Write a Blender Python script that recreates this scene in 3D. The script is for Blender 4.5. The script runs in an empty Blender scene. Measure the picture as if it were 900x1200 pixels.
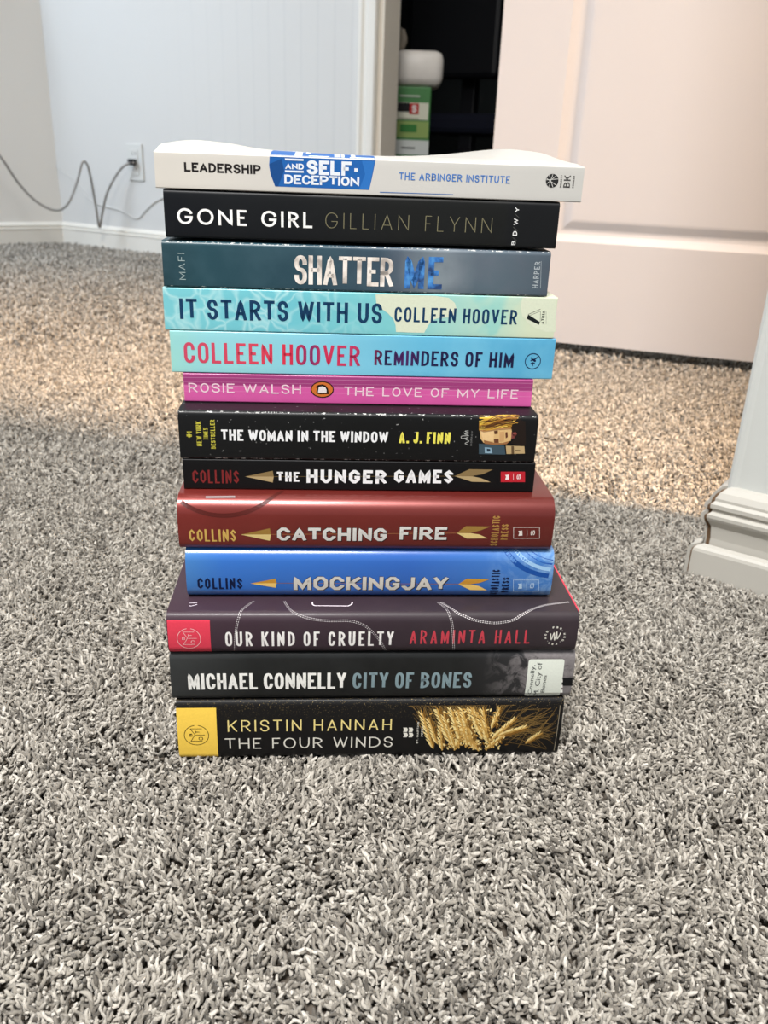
import bpy, bmesh, math, random
import numpy as np
from mathutils import Vector, Matrix
random.seed(7); RNG = np.random.default_rng(11)
C = bpy.context.scene.collection
PI = math.pi

# ------------------------------------------------------------------ camera, world, lights, exposure
CAM_H, F_PX, PITCH, ROLL = 0.33, 1000.0, math.radians(22.67), 0.0376
FW = Vector((0, math.cos(PITCH), -math.sin(PITCH)))
UP = Vector((0, math.sin(PITCH), math.cos(PITCH)))
R0 = Vector((1, 0, 0)); RC = math.sqrt(1 - ROLL*ROLL)
EX = RC*R0 + ROLL*UP            # picture right
EY = ROLL*R0 - RC*UP            # picture down
cam_d = bpy.data.cameras.new('camera'); cam = bpy.data.objects.new('camera', cam_d); C.objects.link(cam)
M = Matrix((EX, -EY, -FW)).transposed().to_4x4(); M.translation = Vector((0, 0, CAM_H)); cam.matrix_world = M
cam_d.sensor_fit = 'VERTICAL'; cam_d.sensor_height = 36; cam_d.sensor_width = 27
cam_d.lens = 36*F_PX/1200; cam_d.clip_start = .01; cam_d.clip_end = 60
cam_d.dof.use_dof = True; cam_d.dof.focus_distance = .455; cam_d.dof.aperture_fstop = 17
bpy.context.scene.camera = cam

vs = bpy.context.scene.view_settings
vs.view_transform = 'Standard'; vs.look = 'None'; vs.gamma = 1; vs.use_curve_mapping = False; vs.exposure = 0.9

world = bpy.data.worlds.new('world'); bpy.context.scene.world = world; world.use_nodes = True
world.node_tree.nodes['Background'].inputs[0].default_value = (.90, .95, 1.0, 1)
world.node_tree.nodes['Background'].inputs[1].default_value = 0.30

def area(name, loc, target, size, power, col, size_y=None, spread=180):
    d = bpy.data.lights.new(name, 'AREA'); d.energy = power; d.color = col; d.size = size
    if size_y: d.shape = 'RECTANGLE'; d.size_y = size_y
    d.spread = math.radians(spread)
    o = bpy.data.objects.new(name, d); C.objects.link(o); o.location = loc
    o.rotation_euler = (Vector(target) - Vector(loc)).to_track_quat('-Z', 'Y').to_euler()
    return o
# ceiling light of the room the photographer sits in
area('ceiling_lamp_light', (-.20, -.55, 2.30), (-.05, .45, 0), .55, 21.5, (1, .985, .965), spread=115)
# warm ceiling light of the passage behind the wall on the right
area('passage_lamp_light', (1.22, .46, 2.30), (-.35, .75, 0), .22, 14, (1, .66, .38), spread=62)
# added fill light with no real lamp, brightens the packages and far wall
area('hall_fill_light', (-.08, 1.80, 2.34), (.1, 2.8, .4), .3, 5, (1, .98, .95))
# daylight through the window of the left wall
area('window_daylight', (-2.35, 2.15, 1.45), (-.75, 2.45, 0), 1.0, 17, (.74, .86, 1.0), 1.1, 130)

# ------------------------------------------------------------------ camera arithmetic used to measure real positions
O = Vector((0, 0, CAM_H))
def ray(x, y): return FW*F_PX + EX*(x - 450) + EY*(y - 600)
def on_plane(x, y, p, n):
    d = ray(x, y); return O + d*((Vector(p) - O).dot(n)/d.dot(n))
def px(P):
    v = Vector(P) - O; w = v.dot(FW); return 450 + F_PX*v.dot(EX)/w, 600 + F_PX*v.dot(EY)/w

# ------------------------------------------------------------------ materials
def lin(c):
    out = []
    for v in c[:3]:
        v /= 255; out.append(v/12.92 if v <= .04045 else ((v + .055)/1.055)**2.4)
    return (*out, 1)
MATS = {}
class NT:
    def __init__(s, name):
        s.m = bpy.data.materials.new(name); s.m.use_nodes = True; s.t = s.m.node_tree
        s.b = s.t.nodes['Principled BSDF']
    def n(s, typ, **kw):
        o = s.t.nodes.new(typ)
        for k, v in kw.items(): setattr(o, k, v)
        return o
    def l(s, a, b): s.t.links.new(a, b)
    def ramp(s, fac, stops, interp='LINEAR'):
        r = s.n('ShaderNodeValToRGB'); r.color_ramp.interpolation = interp
        e = r.color_ramp.elements
        while len(e) < len(stops): e.new(.5)
        for el, (p, c) in zip(e, stops): el.position = p; el.color = c if len(c) == 4 else (*c, 1)
        s.l(fac, r.inputs[0]); return r.outputs[0]
    def noise(s, vec, scale, detail=2, rough=.5, dist=0):
        k = s.n('ShaderNodeTexNoise'); k.inputs['Scale'].default_value = scale
        k.inputs['Detail'].default_value = detail; k.inputs['Roughness'].default_value = rough
        k.inputs['Distortion'].default_value = dist
        if vec is not None: s.l(vec, k.inputs['Vector'])
        return k.outputs['Fac']
    def mix(s, fac, a, b, mode='MIX'):
        k = s.n('ShaderNodeMix', data_type='RGBA', blend_type=mode)
        for sock, v in ((k.inputs[0], fac), (k.inputs[6], a), (k.inputs[7], b)):
            if isinstance(v, (int, float)): sock.default_value = v
            elif isinstance(v, tuple): sock.default_value = v
            else: s.l(v, sock)
        return k.outputs[2]
    def math(s, op, a, b=0, c=None):
        k = s.n('ShaderNodeMath', operation=op)
        for i, v in enumerate((a, b) if c is None else (a, b, c)):
            if isinstance(v, (int, float)): k.inputs[i].default_value = v
            else: s.l(v, k.inputs[i])
        return k.outputs[0]
    def bump(s, h, strength=.2, dist=.001):
        k = s.n('ShaderNodeBump'); k.inputs['Strength'].default_value = strength; k.inputs['Distance'].default_value = dist
        s.l(h, k.inputs['Height']); s.l(k.outputs[0], s.b.inputs['Normal'])
    def set(s, rough=.5, spec=.5, metal=0, coat=0, coat_rough=.2):
        s.b.inputs['Roughness'].default_value = rough; s.b.inputs['Specular IOR Level'].default_value = spec
        s.b.inputs['Metallic'].default_value = metal; s.b.inputs['Coat Weight'].default_value = coat
        s.b.inputs['Coat Roughness'].default_value = coat_rough; return s
    def col(s, c):
        if isinstance(c, tuple): s.b.inputs['Base Color'].default_value = c
        else: s.l(c, s.b.inputs['Base Color'])
        return s

def ink(rgb, rough=.5, metal=0, name=None, spec=.18):
    """printed ink: flat colour with a fine grain of the print"""
    key = ('ink', rgb, rough, metal)
    if key in MATS: return MATS[key]
    k = NT(name or 'print_ink'); c = lin(rgb)
    tc = k.n('ShaderNodeTexCoord')
    nz = k.noise(tc.outputs['Object'], 900, 2)
    d = tuple(v*.86 for v in c[:3]) + (1,)
    k.col(k.mix(nz, c, d)); k.set(rough, spec, metal)
    MATS[key] = k.m; return k.m

def plain(name, rgb, rough=.6, var=.06, scale=6, bump=.0, bscale=300, spec=.4, metal=0):
    k = NT(name); c = lin(rgb); tc = k.n('ShaderNodeTexCoord')
    nz = k.noise(tc.outputs['Object'], scale, 4)
    a = tuple(min(1, v*(1 + var)) for v in c[:3]) + (1,); d = tuple(v*(1 - var) for v in c[:3]) + (1,)
    k.col(k.mix(nz, a, d)); k.set(rough, spec, metal)
    if bump: k.bump(k.noise(tc.outputs['Object'], bscale, 3), bump, .001)
    return k.m

def cover_mat(name, stops, L, T, rough=.4, coat=0, mottle=None, wear=0, specks=None, spec=.5, extra=None, metal=0, bump=.03, coat_rough=.15):
    """printed cover; UV holds metres (u along the spine, s across it). stops: (fraction along the spine, rgb)"""
    k = NT(name); uv = k.n('ShaderNodeUVMap', uv_map='uv'); sep = k.n('ShaderNodeSeparateXYZ'); k.l(uv.outputs[0], sep.inputs[0])
    fr = k.math('MULTIPLY_ADD', sep.outputs[0], 1/L, .5)
    c = k.ramp(fr, [(p, lin(r)) for p, r in stops])
    if mottle:
        sc, amt, rgb = mottle
        nz = k.noise(uv.outputs[0], sc, 4, .6, .3)
        f = k.ramp(nz, [(.42, (0, 0, 0)), (.68, (amt, amt, amt))])
        c = k.mix(f, c, lin(rgb))
    if extra: c = extra(k, uv.outputs[0], sep, fr, c)
    if specks:
        sc, th, rgb, s0, s1 = specks
        nz = k.noise(uv.outputs[0], sc, 2, .6)
        f = k.ramp(nz, [(th, (0, 0, 0)), (min(1, th + .03), (1, 1, 1))])
        m = k.n('ShaderNodeMapRange'); k.l(sep.outputs[1], m.inputs[0]); m.inputs[1].default_value = s0; m.inputs[2].default_value = s1
        c = k.mix(k.math('MULTIPLY', f, m.outputs[0]), c, lin(rgb))
    if wear:       # rubbed white paper along the two folds of the spine
        ab = k.math('ABSOLUTE', sep.outputs[1])
        e = k.math('ABSOLUTE', k.math('SUBTRACT', ab, T/2 - .0002))
        near = k.n('ShaderNodeMapRange'); k.l(e, near.inputs[0]); near.inputs[1].default_value = .0015; near.inputs[2].default_value = .0004
        nz = k.noise(uv.outputs[0], 420, 4, .7)
        f = k.ramp(k.math('MULTIPLY', nz, near.outputs[0]), [(.61 - wear*.3, (0, 0, 0)), (.65 - wear*.3, (1, 1, 1))])
        c = k.mix(f, c, lin((205, 205, 200)))
    k.col(c); k.set(rough, spec, metal, coat, coat_rough)
    if bump: k.bump(k.noise(uv.outputs[0], 60, 3), bump, .002)
    return k.m

# ------------------------------------------------------------------ object helpers
def link(name, me, mat=None, parent=None):
    o = bpy.data.objects.new(name, me); C.objects.link(o)
    if mat: me.materials.append(mat)
    if parent: o.parent = parent
    return o
def mesh_obj(name, V, Fc, mat=None, parent=None, smooth=False, uvs=None):
    me = bpy.data.meshes.new(name); me.from_pydata([tuple(v) for v in V], [], Fc); me.validate()
    if smooth: me.shade_smooth()
    if uvs is not None:
        lay = me.uv_layers.new(name='uv')
        for lp in me.loops: lay.data[lp.index].uv = uvs[lp.vertex_index]
    return link(name, me, mat, parent)
def empty(name, loc, rz=0, label=None, cat=None, group=None, kind=None):
    o = bpy.data.objects.new(name, None); C.objects.link(o); o.location = loc; o.rotation_euler = (0, 0, rz)
    tag(o, label, cat, group, kind); return o
def tag(o, label=None, cat=None, group=None, kind=None):
    for k_, v in (('label', label), ('category', cat), ('group', group), ('kind', kind)):
        if v: o[k_] = v
    return o
def bm_obj(name, bm, mat=None, parent=None, smooth=False):
    me = bpy.data.meshes.new(name); bm.normal_update(); bm.to_mesh(me); bm.free()
    if smooth: me.shade_smooth()
    return link(name, me, mat, parent)
def box_bm(x0, x1, y0, y1, z0, z1, bev=0, bm=None, seg=2):
    own = bm is None
    if own: bm = bmesh.new()
    r = bmesh.ops.create_cube(bm, size=1)
    for v in r['verts']:
        v.co = Vector(((x0 + x1)/2 + v.co.x*(x1 - x0), (y0 + y1)/2 + v.co.y*(y1 - y0), (z0 + z1)/2 + v.co.z*(z1 - z0)))
    if bev: bmesh.ops.bevel(bm, geom=list({e for v in r['verts'] for e in v.link_edges}), offset=bev, segments=seg, affect='EDGES', profile=.5)
    return bm
def tube(name, pts, r, mat, parent=None, sides=10, sub=6):
    P = [Vector(p) for p in pts]; Q = []
    for i in range(len(P) - 1):
        p0, p1, p2, p3 = P[max(i-1, 0)], P[i], P[i+1], P[min(i+2, len(P)-1)]
        for k_ in range(sub):
            t = k_/sub
            Q.append(.5*((2*p1) + (p2-p0)*t + (2*p0-5*p1+4*p2-p3)*t*t + (3*p1-p0-3*p2+p3)*t**3))
    Q.append(P[-1]); V = []; Fc = []
    nrm = Vector((0, 0, 1)).cross(Q[1]-Q[0]); nrm = nrm.normalized() if nrm.length > 1e-6 else Vector((1, 0, 0))
    for i, q in enumerate(Q):
        d = (Q[min(i+1, len(Q)-1)] - Q[max(i-1, 0)]).normalized()
        nrm = (nrm - d*nrm.dot(d)).normalized(); b = d.cross(nrm)
        for k_ in range(sides):
            a = 2*PI*k_/sides; V.append(q + r*(math.cos(a)*nrm + math.sin(a)*b))
    for i in range(len(Q)-1):
        for k_ in range(sides):
            a = i*sides + k_; b_ = i*sides + (k_+1) % sides; Fc.append((a, b_, b_+sides, a+sides))
    Fc.append(tuple(range(sides))[::-1]); Fc.append(tuple(range(len(V)-sides, len(V))))
    return mesh_obj(name, V, Fc, mat, parent, True)

# ------------------------------------------------------------------ paint, carpet
def paint(name, rgb, rough=.55, orange=.10):
    k = NT(name); tc = k.n('ShaderNodeTexCoord'); c = lin(rgb)
    nz = k.noise(tc.outputs['Object'], 1.6, 4)
    k.col(k.mix(nz, c, tuple(v*.94 for v in c[:3]) + (1,))); k.set(rough, .35)
    if orange: k.bump(k.noise(tc.outputs['Object'], 170, 3), orange, .0012)
    return k.m
WALL = paint('wall_paint', (226, 223, 217), .6, .16)
def light_striped_wall_paint():
    k = NT('light_striped_wall_paint'); ge = k.n('ShaderNodeNewGeometry'); c = lin((206, 205, 202))
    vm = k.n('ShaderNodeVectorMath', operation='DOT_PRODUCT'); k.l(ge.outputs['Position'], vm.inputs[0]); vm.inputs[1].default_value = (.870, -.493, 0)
    a = k.math('ADD', vm.outputs['Value'], 2.661); fr = k.math('FRACT', k.math('MULTIPLY', a, 1/.0575))  # faint stripes of reflected light, painted into the wall colour and bump
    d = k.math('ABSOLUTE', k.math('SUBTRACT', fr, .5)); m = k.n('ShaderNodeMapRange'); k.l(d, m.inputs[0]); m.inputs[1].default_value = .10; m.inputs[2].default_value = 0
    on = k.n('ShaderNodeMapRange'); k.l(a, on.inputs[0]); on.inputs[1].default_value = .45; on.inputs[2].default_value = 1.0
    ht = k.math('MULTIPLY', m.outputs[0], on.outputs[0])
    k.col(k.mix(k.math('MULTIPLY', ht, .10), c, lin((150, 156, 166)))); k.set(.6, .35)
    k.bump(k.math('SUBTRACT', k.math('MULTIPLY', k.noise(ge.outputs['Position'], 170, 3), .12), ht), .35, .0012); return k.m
WALLF = light_striped_wall_paint()
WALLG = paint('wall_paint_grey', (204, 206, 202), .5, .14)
TRIM = paint('trim_paint', (226, 222, 213), .38, .03)
DOORP = paint('door_paint', (209, 205, 206), .42, .06)
TRIMR = paint('right_trim_paint', (190, 186, 177), .45, .03)  # trim colour in a darker tone for the right wall end
DARKW = paint('unlit_shade_wall_paint', (58, 64, 66), .8, .1)  # the unlit room's darkness is put into this wall colour
NAVY = plain('navy_blind', (14, 20, 38), .6)
BLACKP = plain('black_plastic', (12, 14, 20), .5)

# floor backing
mesh_obj('floor', [(-4, -1.2, -.0125), (4, -1.2, -.0125), (4, 7.5, -.0125), (-4, 7.5, -.0125)], [(0, 1, 2, 3)],
         plain('carpet_backing', (92, 84, 75), .95, .25, 40))
tag(bpy.data.objects['floor'], 'floor under the grey and beige cut pile carpet', kind='structure')

# ------------------------------------------------------------------ room shell
FA = Vector((-1.21, 3.262, 0)); FE = Vector((.870, -.493, 0)).normalized(); FN = Vector((FE.y, -FE.x, 0))  # FN points to the viewer
FN = Vector((-.493, -.870, 0)).normalized()
def frame(name, origin, ang): return empty(name, origin, ang)
def rbox(name, org, e, out, a0, a1, o0, o1, z0, z1, mat, parent=None, bev=0, struct=None):
    """box in a wall's own frame: a along the wall, o outward from it"""
    bm = box_bm(a0, a1, o0, o1, z0, z1, bev)
    for v in bm.verts: v.co = org + e*v.co.x + out*v.co.y + Vector((0, 0, v.co.z))
    bmesh.ops.recalc_face_normals(bm, faces=bm.faces)
    o = bm_obj(name, bm, mat, parent)
    if struct: tag(o, struct, kind='structure')
    return o
OP0, OP1 = 1.333, 2.16     # the doorway in the far wall
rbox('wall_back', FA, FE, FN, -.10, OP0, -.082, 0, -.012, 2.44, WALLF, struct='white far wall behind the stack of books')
rbox('wall_back', FA, FE, FN, OP1, 3.6, -.11, 0, -.012, 2.44, WALL, struct='white far wall on the other side of the dark doorway')
rbox('wall_back', FA, FE, FN, OP0, OP1, -.11, 0, 2.03, 2.44, WALL, struct='white wall above the dark doorway')
# casing of the doorway: two stepped boards and the jamb
def strip(name, org, e, out, prof, z0, z1, mat, parent=None, struct=None):
    """vertical moulding: prof = (along, outward) points, closed"""
    n = len(prof); V = [org + e*a + out*o + Vector((0, 0, z)) for z in (z0, z1) for a, o in prof]
    Fc = [(i, (i+1) % n, n + (i+1) % n, n + i) for i in range(n)] + [tuple(range(n))[::-1], tuple(range(n, 2*n))]
    o = mesh_obj(name, V, Fc, mat, parent)
    bm = bmesh.new(); bm.from_mesh(o.data); bmesh.ops.recalc_face_normals(bm, faces=bm.faces); bm.to_mesh(o.data); bm.free()
    if struct: tag(o, struct, kind='structure')
    return o
cas = [(0, 0), (0, .012), (.004, .015), (.012, .015), (.018, .010), (.024, .010), (.030, .016), (.038, .019), (.056, .019), (.060, .015), (.060, 0)]
TRIMD = paint('doorway_trim_paint', (238, 228, 212), .4, .03)
strip('trim_1', FA, FE, FN, [(OP0 - .072 + a, o) for a, o in cas], -.005, 2.09, TRIM, struct='painted moulded casing beside the dark doorway')
strip('trim_2', FA, FE, FN, [(OP1 + .072 - a, o) for a, o in cas], -.005, 2.09, TRIM, struct='painted moulded casing on the hidden side of the doorway')
rbox('trim_3', FA, FE, FN, OP0 - .012, OP0 + .004, -.084, .003, -.005, 2.03, TRIMD, bev=.002, struct='beige door jamb on the edge of the dark doorway')
rbox('trim_4', FA, FE, FN, OP1 - .004, OP1 + .012, -.12, .003, -.005, 2.03, TRIM, struct='door jamb on the hidden edge of the doorway')
# left wall with the window that lets the daylight in
LE = Vector((-.806, -.592, 0)).normalized(); LN = Vector((.592, -.806, 0)).normalized()
for nm, a0, a1, z0, z1 in (('wall_left', -.05, .34, -.012, 2.44), ('wall_left', 1.62, 3.6, -.012, 2.44), ('wall_left', .34, 1.62, -.012, .86), ('wall_left', .34, 1.62, 2.06, 2.44)):
    rbox(nm, FA, LE, LN, a0, a1, -.11, 0, z0, z1, WALL, struct='white left wall around the window')
w = empty('window_1', FA + LE*.98, 0, 'white framed window high in the left wall', kind='structure')
def wpart(name, *a, mat=TRIM):
    o = rbox(name, FA, LE, LN, *a, mat); o.parent = w; o.matrix_parent_inverse = Matrix.Translation(-w.location); return o
wpart('window_sill', .26, 1.70, -.11, .045, .845, .872); wpart('apron', .30, 1.66, 0, .014, .79, .845)
for a in ((.34, .39, -.09, -.04, .872, 2.06), (1.57, 1.62, -.09, -.04, .872, 2.06), (.39, 1.57, -.09, -.04, .872, .92), (.39, 1.57, -.09, -.04, 2.01, 2.06), (.39, 1.57, -.085, -.045, 1.44, 1.48)):
    wpart('window_frame', *a)
gl = NT('window_glass'); gl.b.inputs['Transmission Weight'].default_value = 1; gl.b.inputs['Roughness'].default_value = .02; gl.b.inputs['IOR'].default_value = 1.05
for z0, z1 in ((.92, 1.44), (1.48, 2.01)): wpart('pane', .39, 1.57, -.068, -.064, z0, z1, mat=gl.m)
# baseboards
BB = [(0, -.008), (.012, -.008), (.012, .050), (.0135, .054), (.0135, .058), (.009, .061), (.009, .064), (.011, .067), (.011, .071), (.006, .079), (.002, .083), (0, .083)]
def baseboard(name, org, e, out, a0, a1, mat, label, prof=BB, m0=0, m1=0, parent=None, smooth=False):
    """profile (outward, z) swept along a wall; m0/m1 = mitre slope at each end"""
    n = len(prof); V = []
    for a, m in ((a0, m0), (a1, m1)):
        for o, z in prof: V.append(org + e*(a + m*o) + out*o + Vector((0, 0, z)))
    Fc = [(i, (i+1) % n, n + (i+1) % n, n + i) for i in range(n)] + [tuple(range(n))[::-1], tuple(range(n, 2*n))]
    o = mesh_obj(name, V, Fc, mat, parent)
    bm = bmesh.new(); bm.from_mesh(o.data); bmesh.ops.recalc_face_normals(bm, faces=bm.faces); bm.to_mesh(o.data); bm.free()
    if label: tag(o, label, kind='structure')
    return o
BBF = [(o*1.15, z*.80 if z > 0 else z) for o, z in BB]
baseboard('baseboard_back', FA, FE, FN, 0, OP0 - .074, TRIM, 'white moulded baseboard along the far wall', BBF, .51)
baseboard('baseboard_left', FA, LE, LN, 0, 3.4, TRIM, 'white moulded baseboard along the left wall', BBF, .51)
baseboard('baseboard_back', FA, FE, FN, OP1 + .074, 3.4, TRIM, 'white moulded baseboard beyond the doorway')

# wall end on the right with its bull-nosed corner
WA = math.radians(35); WE = Vector((math.cos(WA), -math.sin(WA), 0)); WN = Vector((-math.sin(WA), -math.cos(WA), 0))
WC = Vector((.2965, .6925, 0)); THK = .135; WL = 1.9
pr = [(0.0075, 0), (.0045, .0012), (.0015, .0012), (-.0008, -.0004), (-.0012, -.0030), (0, -.007), (0, -THK + .004), (.004, -THK), (WL, -THK), (WL, 0)]
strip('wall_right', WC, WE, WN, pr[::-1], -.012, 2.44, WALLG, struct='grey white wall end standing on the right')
SH = [(.0112, -.010), (.0192, -.010), (.0192, .0185), (.0184, .0212), (.0164, .0232), (.0120, .0246), (.0112, .0236)]
B2 = [(0, -.010), (.0105, -.010), (.0092, .030), (.0105, .0415), (.0140, .0475), (.0150, .0500), (.0150, .0530), (.0120, .0550), (.0118, .0570), (.0138, .0590), (.0138, .0625), (.0112, .0650), (.0112, .0675), (.0085, .0725), (.0040, .0765), (0, .0775)]
RAW = plain('raw_board_edge', (104, 80, 58), .9, .3, 60)
baseboard('baseboard_right', WC, WE, WN, .0040, WL, TRIMR, 'white moulded baseboard with an open mitre on the right wall', B2, -.92)
baseboard('trim_5', WC, WE, WN, .0030, WL, TRIMR, 'white shoe moulding at the foot of the right wall', SH, -.96)
WNs = -WE; WEs = -WN      # the return side
B2r = [(o, z) for o, z in B2]
baseboard('baseboard_end', WC, WEs, WNs, .0015, THK, TRIMR, 'white baseboard returning round the wall end', B2r, -1.1)
baseboard('trim_6', WC, WEs, WNs, .0005, THK, TRIMR, 'white shoe moulding returning round the wall end', SH, -1.1)
# brown raw ends seen in the open mitres
core = [(o*.84, z*.965) for o, z in B2]
baseboard('trim_7', WC, WE, WN, -.001, .0075, RAW, 'brown raw board end in the open mitre', core, -.90)
core2 = [(max(0, o - .0012), z - .0012 if z > 0 else z) for o, z in SH]
baseboard('trim_8', WC, WE, WN, -.001, .006, RAW, 'brown raw end of the shoe moulding', core2, -.92)

# ceiling and the hidden sides of the passage and the dark room
mesh_obj('ceiling', [(-4, -1.2, 2.44), (4, -1.2, 2.44), (4, 7.5, 2.44), (-4, 7.5, 2.44)], [(0, 3, 2, 1)], WALL)
tag(bpy.data.objects['ceiling'], 'white ceiling', kind='structure')
FNb = -FN
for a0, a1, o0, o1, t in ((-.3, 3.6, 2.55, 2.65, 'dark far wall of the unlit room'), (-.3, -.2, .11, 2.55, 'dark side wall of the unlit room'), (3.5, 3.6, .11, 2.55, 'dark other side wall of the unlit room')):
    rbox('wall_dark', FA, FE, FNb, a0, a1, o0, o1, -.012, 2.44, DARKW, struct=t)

# ------------------------------------------------------------------ white panel door
DP = Vector((.323, 1.633, 0)); DE = Vector((.945, -.327, 0)).normalized(); DN = Vector((-.327, -.945, 0)).normalized()
door = empty('door_1', DP + DE*(-.159), 0, 'white moulded two panel door standing open in front of the doorway', kind='structure')
def dlocal(a, o, z): return DE*a + DN*o + Vector((0, 0, z))
def door_leaf():
    W_, z0, z1, th = .79, .012, 2.02, .035
    V = []; Fc = []
    def quad(*q):
        i = len(V); V.extend(q); Fc.append((i, i+1, i+2, i+3))
    pans = [(.118, W_ - .118, .196, .93), (.118, W_ - .118, 1.06, 1.88)]
    # outer front with two openings, columns of a simple grid
    xs = [0, .118, W_ - .118, W_]; zs = [z0, .196, .93, 1.06, 1.88, z1]
    for i in range(3):
        for j in range(5):
            if i == 1 and j in (1, 3): continue
            quad(dlocal(xs[i], 0, zs[j]), dlocal(xs[i+1], 0, zs[j]), dlocal(xs[i+1], 0, zs[j+1]), dlocal(xs[i], 0, zs[j+1]))
    for x0, x1, a, b in pans:
        rings = [(0, 0), (.003, -.0018), (.007, -.0040), (.013, -.0068), (.018, -.0078), (.022, -.0074), (.029, -.0045), (.035, -.0022), (.039, -.0016), (.046, -.0015)]
        for (i0, d0), (i1, d1) in zip(rings, rings[1:]):
            A = [(x0+i0, a+i0), (x1-i0, a+i0), (x1-i0, b-i0), (x0+i0, b-i0)]; B = [(x0+i1, a+i1), (x1-i1, a+i1), (x1-i1, b-i1), (x0+i1, b-i1)]
            for q in range(4):
                r = (q+1) % 4
                quad(dlocal(A[q][0], d0, A[q][1]), dlocal(A[r][0], d0, A[r][1]), dlocal(B[r][0], d1, B[r][1]), dlocal(B[q][0], d1, B[q][1]))
        i, d = rings[-1]; quad(dlocal(x0+i, d, a+i), dlocal(x1-i, d, a+i), dlocal(x1-i, d, b-i), dlocal(x0+i, d, b-i))
    quad(dlocal(0, 0, z0), dlocal(0, 0, z1), dlocal(0, -th, z1), dlocal(0, -th, z0)); quad(dlocal(W_, 0, z1), dlocal(W_, 0, z0), dlocal(W_, -th, z0), dlocal(W_, -th, z1))
    quad(dlocal(0, 0, z1), dlocal(W_, 0, z1), dlocal(W_, -th, z1), dlocal(0, -th, z1)); quad(dlocal(W_, 0, z0), dlocal(0, 0, z0), dlocal(0, -th, z0), dlocal(W_, -th, z0))
    quad(dlocal(0, -th, z0), dlocal(0, -th, z1), dlocal(W_, -th, z1), dlocal(W_, -th, z0))
    o = mesh_obj('door_leaf', V, Fc, DOORP, door)
    bm = bmesh.new(); bm.from_mesh(o.data); bmesh.ops.remove_doubles(bm, verts=bm.verts, dist=1e-6); bmesh.ops.recalc_face_normals(bm, faces=bm.faces); bm.to_mesh(o.data); bm.free()
door_leaf()
kb = bmesh.new(); bmesh.ops.create_uvsphere(kb, u_segments=20, v_segments=12, radius=.028)
for v in kb.verts: v.co = dlocal(.065, .055, .95) + v.co
bm_obj('door_knob', kb, plain('brushed_nickel', (170, 165, 155), .3, metal=1), door, True)
for z in (.2, 1.0, 1.8):
    hb = box_bm(0, 1, 0, 1, 0, 1)
    for v in hb.verts: v.co = dlocal(.79 + v.co.x*.006, -.035 + v.co.y*.03, z + v.co.z*.09)
    bm_obj('hinge', hb, MATS.get('nick') or plain('hinge_metal', (150, 145, 135), .35, metal=1), door)
door_o = DP + DE*(-.159)
rbox('wall_passage', door_o, DE, DN, .80, 2.6, -.11, .0, -.012, 2.44, WALL, struct='white passage wall that the open door hangs on')
rbox('wall_passage_end', door_o, DE, DN, 2.5, 2.6, .0, 1.9, -.012, 2.44, WALL, struct='white end wall of the passage')

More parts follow.
